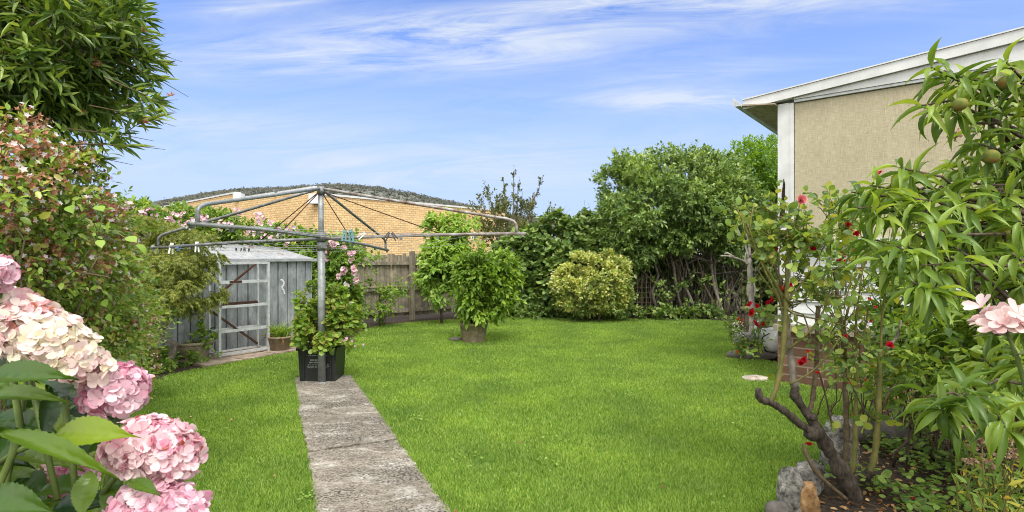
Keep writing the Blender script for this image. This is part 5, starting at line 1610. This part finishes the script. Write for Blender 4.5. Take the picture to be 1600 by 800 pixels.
k = RD_ / FPX
g = G()
cane_geo(g, [(1336, 782, 3.6), (1318, 742, 3.6), (1298, 708, 3.6), (1278, 678, 3.6), (1262, 672, 3.6)], [13.5 * k, 12 * k, 11 * k, 10.5 * k, 8 * k], n=12)
cane_geo(g, [(1278, 680, 3.6), (1252, 664, 3.58), (1228, 644, 3.56), (1206, 630, 3.55), (1188, 622, 3.55), (1185, 607, 3.55)], [9 * k, 6 * k, 5.2 * k, 5.8 * k, 6 * k, 4.2 * k], n=10)
cane_geo(g, [(1284, 685, 3.6), (1268, 655, 3.62), (1252, 634, 3.62), (1241, 612, 3.62), (1246, 604, 3.62)], [9.5 * k, 6.5 * k, 6 * k, 7 * k, 5 * k], n=10)
cane_geo(g, [(1322, 770, 3.7), (1330, 752, 3.72), (1350, 745, 3.72), (1362, 735, 3.7)], [11 * k, 9 * k, 8 * k, 7 * k], n=10)
g.rock(at(1242, 618, 3.62), (.062, .06, .066), 5, .25, 0, 3); g.rock(at(1196, 627, 3.55), (.052, .046, .046), 6, .25, 0, 3); g.rock(at(1272, 677, 3.6), (.12, .10, .10), 8, .2, 0, 3); g.rock(at(1268, 652, 3.6), (.07, .06, .05), 9, .3, 0, 3)
g.build('trunk', M_bark2, t)
canes = [
    ([(1202, 632, 3.55), (1213, 606, 3.55), (1222, 560, 3.56), (1227, 500, 3.57), (1230, 450, 3.58), (1230, 407, 3.6)], [7, 6, 5.5, 5.2, 5, 5], M_canegreen),
    ([(1242, 605, 3.62), (1238, 575, 3.62), (1232, 530, 3.63), (1226, 490, 3.64), (1221, 455, 3.66)], [9, 8, 7.6, 7.2, 8], M_barkgrey),
    ([(1264, 648, 3.62), (1270, 620, 3.62), (1276, 560, 3.64), (1277, 500, 3.66), (1279, 478, 3.66)], [5, 4.5, 4.5, 4.5, 6], M_canebrown),
    ([(1358, 738, 3.7), (1366, 715, 3.7), (1371, 670, 3.7), (1374, 600, 3.72), (1376, 545, 3.74)], [7, 7, 6, 5.5, 5], M_canegreen),
    ([(1326, 752, 3.75), (1334, 722, 3.75), (1337, 650, 3.76), (1337, 590, 3.76), (1336, 552, 3.76)], [6, 5.5, 5, 4.5, 4], M_canegreen),
    ([(1318, 735, 3.9), (1323, 690, 3.9), (1320, 600, 3.92), (1316, 520, 3.95), (1308, 455, 4.0), (1302, 420, 4.0)], [7, 6.5, 5.5, 5, 4, 3], M_canebrown),
    ([(1254, 694, 3.5), (1270, 730, 3.45), (1296, 758, 3.45), (1322, 780, 3.5)], [3, 4, 4.5, 5], M_canebrown),
    ([(1228, 480, 3.6), (1210, 440, 3.6), (1185, 400, 3.6), (1160, 345, 3.6), (1148, 318, 3.6)], [3.2, 3, 2.6, 2, 1.4], M_canegreen),
    ([(1232, 545, 3.6), (1262, 520, 3.6), (1285, 490, 3.58), (1300, 440, 3.56)], [2.6, 2.4, 2.1, 1.5], M_canegreen),
    ([(1230, 470, 3.6), (1255, 440, 3.6), (1275, 410, 3.6), (1290, 380, 3.6)], [2.4, 2.2, 1.8, 1.4], M_canegreen),
    ([(1316, 520, 3.95), (1332, 460, 3.95), (1352, 410, 3.9), (1360, 370, 3.9)], [3, 2.6, 2, 1.5], M_canegreen),
    ([(1226, 455, 3.62), (1212, 420, 3.62), (1200, 408, 3.6)], [4.5, 4, 4], M_canebrown),
    ([(1330, 560, 3.76), (1350, 520, 3.74), (1356, 480, 3.72)], [2.2, 1.8, 1.2], M_canegreen),
    ([(1300, 665, 3.8), (1288, 610, 3.8), (1275, 570, 3.8), (1262, 560, 3.8)], [2.2, 1.8, 1.4, 1], M_bark),
    ([(1376, 640, 3.72), (1388, 615, 3.7), (1400, 600, 3.7)], [2.4, 2, 1.2], M_bark),
    ([(1374, 560, 3.9), (1390, 540, 3.9), (1402, 525, 3.9), (1408, 500, 3.9)], [4, 4, 3.5, 2.5], M_barkgrey),
    ([(1230, 410, 3.6), (1240, 380, 3.6), (1243, 350, 3.58), (1250, 318, 3.56)], [2, 1.8, 1.5, 1.3], M_canegreen),
    ([(1185, 405, 3.6), (1172, 360, 3.6), (1178, 320, 3.62)], [2, 1.6, 1.2], M_canegreen),
    ([(1234, 600, 3.6), (1262, 585, 3.58), (1290, 560, 3.56), (1312, 528, 3.55)], [2.4, 2.1, 1.8, 1.3], M_canegreen),
    ([(1228, 500, 3.6), (1214, 460, 3.58), (1196, 425, 3.56), (1180, 385, 3.55), (1168, 350, 3.55)], [2.6, 2.4, 2, 1.6, 1.2], M_canegreen),
    ([(1277, 520, 3.65), (1292, 500, 3.64), (1320, 470, 3.63), (1332, 425, 3.63)], [2.4, 2.1, 1.7, 1.2], M_canegreen),
    ([(1370, 660, 3.72), (1350, 640, 3.7), (1330, 600, 3.68), (1318, 585, 3.68)], [2.2, 1.8, 1.5, 1], M_bark),
    ([(1376, 548, 3.74), (1378, 500, 3.74), (1384, 450, 3.75), (1396, 410, 3.76)], [3, 2.6, 2, 1.4], M_canegreen),
    ([(1336, 555, 3.76), (1338, 500, 3.76), (1345, 440, 3.78), (1352, 395, 3.8)], [3, 2.5, 2, 1.4], M_canegreen)]
tw = []
for pts, rads, mt in canes:
    g = G(); p = cane_geo(g, pts, [r * k * .72 for r in rads], n=8)
    if mt in (M_canegreen, M_canebrown):                       # thorns
        pp_ = np.array(p); n_ = 14
        for _ in range(n_):
            i = R.integers(0, len(pp_) - 1); d_ = nrm(rdir(1)[0] * (1, 1, .2)); r_ = rads[min(len(rads) - 1, i // 5)] * k * .72
            g.tube([pp_[i] + d_ * r_ * .6, pp_[i] + d_ * (r_ + .008) - (0, 0, .002)], [.0025, .0004], 4)
    g.build('cane', mt, t)
# leaves: sprays of five leaflets
E = [px_ell(1165, 325, 3.6, 36, 34, .18, .8), px_ell(1205, 350, 3.62, 46, 34, .22), px_ell(1255, 370, 3.65, 50, 36, .25), px_ell(1290, 345, 3.7, 40, 30, .25), px_ell(1235, 410, 3.6, 46, 34, .22, .8), px_ell(1290, 420, 3.7, 46, 50, .25, .9), px_ell(1265, 465, 3.62, 50, 40, .22, .5), px_ell(1340, 450, 3.9, 50, 50, .3, .8), px_ell(1350, 545, 3.8, 50, 40, .25, .55), px_ell(1280, 550, 3.6, 60, 36, .25, .2), px_ell(1150, 312, 3.6, 16, 16, .1, .4), px_ell(1225, 330, 3.65, 30, 30, .2, .6)]
cl = clumps(E, 12, .3, (.3, 1.0)); B, A = sprig_bases(cl, 310, .2, .6, .35)
P, D, U = sprigs(B, A, .11, 5, 1.0, .1, .15)
g = G(); s = np.clip(R.normal(1, .25, len(P)), .5, 1.5); g.scat(ROUND, P, D, U, .046 * s, .034 * s)
for x, y in ((1375, 565), (1340, 645), (1270, 570), (1215, 590), (1392, 655), (1400, 665), (1290, 655), (1180, 560), (1245, 500)):
    P, D, U = sprigs(np.array([at(x, y, 3.6)]), np.array([nrm(rdir(1)[0])]), .1, 5, 1.1); g.scat(ROUND, P, D, U, .058, .045)
g.build('foliage', L_rose, t)
g = G()
for i in R.choice(len(B), 300, replace=False): g.tube([B[i] - A[i] * .07, B[i] + A[i] * .05, B[i] + A[i] * .12 - (0, 0, .012)], [.0026, .002, .0012], 4)
branches(g, at(1228, 480, 3.6), pick(cl, 14), .006, .002, 7, .05, spread=.02); branches(g, at(1318, 560, 3.92), pick(clumps(E[5:9], 6, .3), 8), .006, .002, 7, .05, spread=.02)
g.build('twigs', M_canegreen, t)


def bloom(n=18, r=.03, mat=None):
    g = G()
    for j in range(n):
        a = j * 2.4; e = .25 + 1.1 * (j / n)                      # inner petals upright, outer ones open
        D = np.array([math.cos(a) * math.sin(e), math.sin(a) * math.sin(e), math.cos(e)])
        g.scat(PETAL, [(0, 0, 0)], [D], [(-math.cos(a) * .3, -math.sin(a) * .3, 1.0)], r * (.7 + .45 * j / n), r * .85, 0)
    return g


cluster_parts(t, 'red_bloom', [bloom(14, .030), bloom(10, .027)], P_red,
              [(at(x, y, d_), VIEW + R.normal(size=3) * .5) for x, y, d_ in [(1366, 271, 3.5), (1372, 268, 3.5), (1277, 584, 3.55), (1256, 562, 3.6), (1252, 568, 3.62), (1222, 452, 3.6), (1232, 447, 3.6), (1194, 383, 3.65), (1229, 384, 3.7), (1240, 386, 3.7), (1310, 410, 3.8), (1316, 394, 3.8), (1390, 540, 3.7), (1320, 526, 3.8), (1268, 390, 3.7), (1338, 365, 3.7), (1324, 352, 3.7)]], (.7, 1.05))
cluster_parts(t, 'orange_bloom', [bloom(9, .02)], P_orange, [(at(x, y, 3.62), VIEW + R.normal(size=3) * .5) for x, y in [(1212, 388), (1262, 548), (1330, 360)]], (.8, 1.0))
cluster_parts(t, 'coral_bloom', [bloom(24, .036)], P_coral, [(at(1251, 313, 3.52), VIEW)], (1, 1.01))
gg = G(); gg.scat(PETAL, rdir(30) * .018, rdir(30), rdir(30), .02, .016)
cluster_parts(t, 'wilted_bloom', [gg], P_dried, [(at(x, y, 2.9), VIEW) for x, y in [(1492, 210), (1525, 192), (1520, 200), (1590, 185)]], (.9, 1.2))

# ---- pruned grey rose stump further back
b = at(1174, 400, 10.6); b[2] = 0
t = plant('pruned_rose', 'pale grey pruned rose trunk with forked top near the garden chair', 'rose bush', b)
k2 = 10.6 / FPX; g = G()
cane_geo(g, [(1174, 548, 10.6), (1176, 500, 10.6), (1173, 450, 10.6), (1171, 412, 10.6), (1169, 402, 10.6)], [5 * k2, 4.6 * k2, 4 * k2, 3.8 * k2, 4 * k2], n=9)
for pts in ([(1170, 404), (1178, 396), (1181, 392)], [(1168, 410), (1158, 406), (1146, 402), (1136, 400), (1126, 400)], [(1170, 404), (1164, 380), (1156, 366), (1152, 356)], [(1172, 400), (1170, 380), (1166, 365)], [(1146, 402), (1138, 396), (1132, 396)], [(1168, 412), (1164, 404), (1168, 390)]):
    cane_geo(g, [(x, y, 10.6) for x, y in pts], [2.4 * k2] + [1.6 * k2] * (len(pts) - 2) + [.9 * k2], n=6)
g.build('trunk', M_barkpale, t)

# ---- red flowers round the swan
b = at(1180, 400, 8.3); b[2] = .2
t = plant('red_flowers', 'leafy potted plant with red and magenta blooms beside the white swan planter', 'flowers', b)
E = [px_ell(1165, 520, 8.3, 20, 24, .15), px_ell(1180, 492, 8.3, 14, 22, .12), px_ell(1195, 485, 8.3, 16, 12, .12, .6), px_ell(1150, 510, 8.2, 8, 16, .08, .6)]
cl = clumps(E, 7, .4); foliage(cl, 150, .1, 6, .05, .03, OVAL, core=.3).build('foliage', L_rose, t)
g = G(); branches(g, b + (0, 0, .05), pick(cl, 16), .005, .002, 5, .06, spread=.05); g.build('stem', M_stem, t)
cluster_parts(t, 'red_bloom', [bloom(11, .052), bloom(8, .046)], P_red, [(at(x, y, 8.1), VIEW + R.normal(size=3) * .5) for x, y in [(1174, 486), (1170, 477), (1183, 478), (1198, 472), (1203, 469), (1174, 490), (1180, 508), (1177, 503), (1190, 506), (1172, 474)]], (.75, 1.2))
cluster_parts(t, 'orange_bloom', [bloom(8, .035)], P_orange, [(at(x, y, 8.1), VIEW + R.normal(size=3) * .5) for x, y in [(1153, 498), (1160, 500), (1157, 505), (1152, 551), (1165, 550)]], (.7, 1.1))
g = G(); pw = np.array([at(1150 + R.uniform(-6, 12), R.uniform(503, 525), 8.1) for _ in range(50)]); g.scat(PETAL, pw, rdir(50), rdir(50), .025, .02); o = g.build('white_petals', P_white, t)

# ---- salvia-like shrub with tiny red flowers
b = np.array([3.15, 4.75, 0.0])
t = plant('salvia_bush', 'airy green shrub with tiny red flowers in front of the white weatherboards', 'shrub', b)
E = [px_ell(1350, 430, 4.9, 50, 60, .35, .45), px_ell(1400, 470, 4.7, 50, 70, .4, .6), px_ell(1420, 540, 4.6, 60, 60, .4), px_ell(1350, 560, 5.0, 46, 50, .35, .5), px_ell(1480, 540, 4.4, 60, 60, .4), px_ell(1380, 380, 4.9, 50, 40, .3, .4)]
cl = clumps(E, 14, .3, (.3, 1)); foliage(cl, 640, .18, 8, .05, .028, OVAL, core=.3, up=.5).build('foliage', L_climb, t)
g = G(); stems(g, pick(cl, 40), .006, .0025, .12, .04); g.build('stem', M_canebrown, t)
sp = [(at(R.uniform(1310, 1440), R.uniform(390, 600), 4.3 + R.uniform(-.2, .2)), VIEW + R.normal(size=3) * .6) for _ in range(46)]
cluster_parts(t, 'red_flower', [bloom(6, .014)], P_red, sp, (.7, 1.3))

# ---- leafy undergrowth shrub at right
b = np.array([3.6, 4.0, 0.0])
t = plant('leafy_shrub', 'dense leafy green shrub under the peach tree at the right edge', 'shrub', b)
E = [px_ell(1520, 560, 3.7, 70, 60, .4), px_ell(1590, 600, 3.5, 70, 70, .4), px_ell(1470, 600, 4.0, 50, 40, .35), px_ell(1560, 480, 4.2, 80, 60, .5), px_ell(1460, 500, 4.4, 40, 50, .4, .7), px_ell(1600, 400, 4.2, 80, 90, .6), px_ell(1660, 500, 4.0, 90, 120, .6)]
cl = clumps(E, 24, .28); foliage(cl, 1500, .2, 8, .07, .032, OVAL, core=.2, up=.2, droop=.3).build('foliage', L_peach, t)
g = G(); stems(g, pick(cl, 30), .010, .003, .15, .04, .1); g.build('stem', M_bark, t)

# ---- peach tree
b = np.array([2.95, 2.75, 0.0])
t = plant('peach_tree', 'peach tree with long drooping leaves and green fruit at the right edge', 'tree', b)
ros = [(1570, 95, 2.2), (1545, 112, 2.3), (1500, 120, 2.3), (1455, 105, 2.35), (1440, 165, 2.3), (1490, 165, 2.3), (1530, 225, 2.4), (1560, 165, 2.4), (1592, 205, 2.3), (1595, 130, 2.3), (1475, 110, 2.4),
       (1362, 290, 2.3), (1405, 262, 2.3), (1340, 325, 2.25), (1390, 330, 2.3), (1430, 310, 2.2), (1470, 290, 2.3), (1520, 285, 2.4), (1560, 300, 2.3), (1592, 345, 2.2), (1420, 285, 2.4), (1500, 320, 2.3), (1545, 345, 2.3),
       (1450, 350, 2.1), (1402, 385, 2.1), (1375, 405, 2.15), (1440, 415, 2.05), (1490, 385, 2.1), (1530, 410, 2.2), (1580, 395, 2.1), (1585, 435, 2.2), (1450, 455, 2.0), (1425, 440, 2.05), (1545, 370, 2.5), (1500, 430, 2.4),
       (1505, 615, 1.95), (1545, 600, 2.1), (1592, 630, 2.0), (1470, 640, 2.05), (1535, 560, 2.4), (1590, 560, 2.3), (1448, 620, 2.1), (1560, 650, 1.9), (1490, 590, 2.5), (1600, 510, 2.5),
       (1620, 260, 2.5), (1640, 180, 2.5), (1650, 330, 2.5), (1560, 250, 2.6), (1600, 290, 2.6), (1475, 360, 2.6), (1520, 350, 2.7), (1580, 330, 2.7), (1420, 350, 2.7), (1610, 430, 2.6), (1560, 440, 2.7), (1640, 600, 2.4), (1660, 480, 2.6), (1380, 310, 2.6), (1345, 370, 2.5), (1330, 300, 2.5), (1500, 245, 2.6), (1545, 275, 2.7), (1585, 255, 2.6), (1605, 225, 2.5), (1522, 200, 2.6), (1485, 262, 2.8), (1565, 215, 2.8), (1600, 160, 2.6), (1540, 150, 2.6), (1460, 330, 2.8), (1400, 300, 2.7)]
g = G(); wood = G()
tr = [np.array([2.95, 2.75, z]) for z in (0, .5, 1.0, 1.5, 1.9)]
for i, (x, y, d_) in enumerate(ros):
    c = at(x, y, d_); src = tr[1] if y > 540 else (tr[2] if y > 370 else tr[3] if y > 240 else tr[4])
    src = src + (0, 0, R.uniform(-.1, .2))
    pts = curve_pts(src, c, 8, 0, .03, .06); wood.tube(pts, np.linspace(.016, .0035, 8), 6)
    ax = nrm(pts[-1] - pts[-2] + np.array([-.1, 0, .15])); nl = R.integers(13, 19)
    for j in range(nl):
        tpos = R.uniform(0, .13); az = j * 2.4 + R.normal() * .3; ref = nrm(np.cross(ax, (0, .3, 1))); oth = np.cross(ax, ref)
        r_ = math.cos(az) * ref + math.sin(az) * oth; sp_ = .55 + 5 * tpos
        D = nrm(ax * (.75 - sp_ * .4) + r_ * sp_ * .8 + np.array([0, 0, -.18]) + R.normal(size=3) * .14)
        Up = np.array([0, 0, 1.0]) + ax * .3 + R.normal(size=3) * .25
        g.scat(PEACH[R.integers(0, 3)], [c - ax * tpos], [D], [Up], R.uniform(.12, .185), R.uniform(.024, .032))
        if abs(tpos) < .03: pass
g.build('foliage', L_peach, t)
for i in range(26):                                          # longer dark inner branches
    x, y = R.uniform(1430, 1620), R.uniform(330, 450); wood.tube(curve_pts(tr[2] + (0, 0, R.uniform(0, .4)), at(x, y, 2.6), 7, 0, .03), np.linspace(.014, .005, 7), 6)
wood.tube([tr[0], tr[0] + (.02, 0, .6), tr[0] + (-.02, .02, 1.2), tr[0] + (.03, 0, 2.0)], [.06, .055, .05, .035], 12)
wood.build('trunk', M_bark, t)
M_fruit, nt, out = newmat('green_peach')
gm = coord(nt, 'Object'); nz = noise(nt, gm, 22, 3)
principled(nt, out, ramp(nt, [(.36, (.09, .13, .02)), (.55, (.17, .17, .035)), (.7, (.25, .11, .04))], nz).outputs[0], .7, spec=.2)
fr = G(); fr.sphere((0, 0, 0), .031, 0, 3, .95)
Vf = fr.V[0]; an = np.arctan2(Vf[:, 1], Vf[:, 0]); Vf[:, :2] *= (1 - .10 * np.exp(-(an / .22) ** 2))[:, None]
cluster_parts(t, 'peach', [fr], M_fruit, [(at(x, y, d_), (R.normal() * .3, R.normal() * .3, 1)) for x, y, d_ in [(1500, 163, 2.2), (1572, 130, 2.25), (1548, 245, 2.3), (1566, 362, 2.45), (1446, 405, 2.3), (1596, 378, 2.4)]], (.85, 1.05))

# ---- pale pink bloom close to the camera at the right edge
b = np.array([1.2, 1.0, 0.0])
t = plant('pink_pelargonium', 'pale pink pelargonium flower head close to the camera at the right edge', 'flowers', b)
gb = G(); n_ = 22
for j in range(n_):
    a = 2 * PI * j / n_ + R.normal() * .2; base_ = at(1572, 512, 1.0) + np.array([math.cos(a) * .012, math.sin(a) * .012, 0])
    ctr = base_ + np.array([math.cos(a) * .028, math.sin(a) * .025, R.uniform(.0, .04)]) * R.uniform(.5, 1.15)
    ax = nrm(np.array([math.cos(a) * .8, math.sin(a) * .8 - .2, .7])); ref = nrm(np.cross(ax, (0, 1, .2)))
    for q_ in range(5):
        w_ = q_ * 2 * PI / 5; D = nrm(ref * math.cos(w_) + np.cross(ax, ref) * math.sin(w_) + ax * .35)
        gb.scat(PETAL, [ctr], [D + R.normal(size=3) * .12], [ax], R.uniform(.024, .033), R.uniform(.015, .020))
gb.build('petals', P_pale, t)
g = G(); g.tube([b, b + (-.1, 0, .8), at(1590, 560, 1.0), at(1572, 515, 1.0)], [.006, .005, .004, .003], 7)
for j in range(10): g.tube([at(1572, 518, 1.0), at(1572, 508, 1.0) + R.normal(size=3) * .02], [.0018, .0012], 5)
g.scat(HYD[0], [at(1640, 560, .98)], [(-1, 0, .25)], [(0, -.4, 1)], .06, .028); g.scat(HYD[1], [at(1600, 620, 1.0)], [(.9, -.1, -.2)], [(0, -.4, 1)], .06, .05)
g.build('stem', M_stem, t)

# ---- fading plant, bottom right
b = gnd(1590, 860)
b[0], b[1] = 2.05, 2.3
t = plant('faded_perennial', 'yellowing perennial with dried pinkish flower heads in the bottom right corner', 'plant', b)
sp = []; g = G(); fol = G(); fy = G()
for i in range(34):
    x, y = R.uniform(1500, 1610), R.uniform(665, 790); q = at(x, y, R.uniform(2.0, 2.4)); pts = curve_pts(b + (R.normal() * .1, R.normal() * .06, 0), q, 7, 0, .03, .02); g.tube(pts, np.linspace(.0045, .002, 7), 5)
    P, D, U = sprigs(np.array([pts[3]]), np.array([nrm(pts[-1] - pts[3])]), np.linalg.norm(pts[-1] - pts[3]), 9, 1.0, .2)
    (fol if i % 3 else fy).scat(LANCE, P, D, U, R.uniform(.035, .07, len(P)), .016)
    if y < 735: sp.append((q, nrm(np.array([R.normal() * .4, -.4, 1]))))
for x, y in [(1505, 670), (1530, 668), (1548, 660), (1562, 682), (1540, 690), (1580, 685), (1520, 700), (1590, 715)]: sp.append((at(x, y, 2.15), (0, -.4, 1)))
g.build('stem', M_canegreen, t); fol.build('foliage', L_cover, t); fy.build('yellow_leaves', L_yellow, t)
gg = G(); a = np.arange(9) * 2 * PI / 9; gg.scat(LANCE, np.zeros((9, 3)), np.c_[np.cos(a), np.sin(a), np.full(9, .35)], np.tile([0, 0, 1.0], (9, 1)), .02, .01); gg.scat(LANCE, np.zeros((6, 3)), nrm(rdir(6) + (0, 0, 1.2)), rdir(6), .014, .008)
cluster_parts(t, 'dried_flower', [gg], P_dried, sp, (.8, 1.3))

# ---- ground covers and litter (nobody could count them)
BED = np.array([(1.5, 2.3), (1.8, 3.4), (2.3, 4.0), (3.1, 4.8), (3.8, 5.6), (4.3, 5.9), (5.0, 5.0), (4.6, 3.6), (3.4, 2.0)])


def scatter_in(poly, n):
    lo, hi = poly.min(0), poly.max(0); P = R.uniform(lo, hi, (n * 3, 2)); P = P[inside(P, poly)][:n]; return P


Q = scatter_in(BED, 5200)
ngt = np.array([mnoise.noise(Vector((x * 1.7, y * 1.7, 1))) for x, y in Q]); right = Q[:, 0] / Q[:, 1] > .72
Q = Q[(ngt > .08) | right & (ngt > -.25)]
g = G(); kq = len(Q)
z = R.uniform(.02, .13, kq)
for i in range(0, kq): pass
g.scat(ROUND, np.c_[Q, z], nrm(np.c_[R.normal(size=(kq, 2)), R.normal(size=kq) * .2]), np.c_[R.normal(size=(kq, 2)) * .4, np.ones(kq)], R.uniform(.025, .065, kq), R.uniform(.025, .06, kq))
for i in R.choice(kq, min(kq, 900), replace=False): g.tube([(Q[i][0], Q[i][1], 0), (Q[i][0], Q[i][1], z[i])], .0012, 3, 1)
tag(g.build('ground_cover', [L_cover, M_stem], None, origin=(2.6, 3.4, 0)), 'low round-leaved ground cover over the soil of the right-hand bed', 'ground cover', kind='stuff')
Q = scatter_in(BED, 2300); k_ = len(Q); g = G()
g.scat(OVAL, np.c_[Q, R.uniform(.006, .02, k_)], nrm(np.c_[R.normal(size=(k_, 2)), R.normal(size=k_) * .25]), np.c_[R.normal(size=(k_, 2)) * .5, np.ones(k_)], R.uniform(.02, .055, k_), R.uniform(.012, .03, k_))
tag(g.build('fallen_leaves', L_dead, None, origin=(2.2, 3.6, 0)), 'dry brown fallen leaves on the soil round the old rose', 'leaves', kind='stuff')
Q = scatter_in(lawn_poly, 90); Q = Q[~inside(Q, PATH)]; k_ = len(Q); g = G()
g.scat(OVAL, np.c_[Q, np.full(k_, .035)], nrm(np.c_[R.normal(size=(k_, 2)), R.normal(size=k_) * .2]), np.c_[R.normal(size=(k_, 2)) * .4, np.ones(k_)], R.uniform(.02, .04, k_), R.uniform(.012, .02, k_))
tag(g.build('lawn_litter', L_dead, None, origin=(0, 6, 0)), 'a few dry leaves lying on the lawn', 'leaves', kind='stuff')
g = G()
for _ in range(70):
    q = scatter_in(lawn_poly, 1)
    if not len(q) or inside(q, PATH)[0]: continue
    k_ = R.integers(8, 26); pq = q + R.normal(size=(k_, 2)) * R.uniform(.04, .14)
    g.scat(ROUND, np.c_[pq, R.uniform(.02, .04, k_)], nrm(np.c_[R.normal(size=(k_, 2)), np.full(k_, .15)]), np.c_[R.normal(size=(k_, 2)) * .4, np.ones(k_)], R.uniform(.014, .028, k_), R.uniform(.012, .024, k_))
tag(g.build('lawn_weeds', L_pale, None, origin=(0, 7, 0)), 'patches of pale clover and weeds growing through the lawn', 'weeds', kind='stuff')
pp_ = np.array([at(*c_) for c_ in [(1268, 740, 3.98), (1272, 742, 3.95), (1400, 715, 3.7)]]); g = G()
pp_[:, 2] = (.36, .34, .05)
for q in [(1425, 790), (1397, 715), (1404, 716), (1245, 780), (1345, 760), (1240, 600), (1300, 640), (1330, 655), (1250, 640), (1410, 690)]:
    p = gnd(*q); p[2] = .03; g.scat(PETAL, [p, p + (.015, .01, .004)], rdir(2) * (1, 1, .2), np.tile([0, 0, 1.0], (2, 1)), .024, .02)
tag(g.build('fallen_petals', P_red, None, origin=gnd(1330, 720)), 'scattered red rose petals on the bed and lawn edge', 'petals', kind='stuff')
rb_ = G(); rb_ = bloom(10, .03); o = rb_.build('fallen_bloom', P_red, None, origin=(0, 0, 0)); pz = gnd(1262, 770); o.location = (pz[0] + .0, pz[1] - .02, .325); tag(o, 'red rose bloom fallen on top of the grey edging stone', 'flower')
# leafy edge under the big shrub and along the back
g = G()
for x0, x1, y, dd_ in ((945, 1140, 494, 14.0), (790, 950, 492, 14.2)):
    E = [px_ell(x, y, dd_ - .1 + R.normal() * .15, 16, 10, .3) for x in np.arange(x0, x1, 14)]
    foliage(clumps(E, 9, .3), 520, .12, 7, .075, .06, OVAL, g=g, minz=.01, core=.2)
tag(g.build('ground_cover', L_ivy, None, origin=at(1000, 400, 14) * (1, 1, 0)), 'trailing ivy ground cover along the far edge of the lawn', 'ground cover', kind='stuff')
# fill behind the maple and abelia, along the left boundary
b = np.array([-6.4, 7.2, 0]); t = plant('hedge', 'dark leafy hedge along the left boundary between the abelia bush and the metal shed', 'hedge', b)
E = [(-6.3, 7.0, .9, .8, .8, .9), (-5.6, 6.2, .7, .6, .7, .7), (-6.8, 8.0, 1.0, .8, .9, 1.0), (-7.4, 9.2, 1.2, .9, 1.0, 1.1)]
cl = clumps(E, 30, .28); foliage(cl, 1300, .22, 8, .075, .04, OVAL, core=.15).build('foliage', L_climb, t)
g = G(); branches(g, b, pick(cl, 14), .02, .005, 6, .05, spread=.4); g.build('stem', M_bark, t)
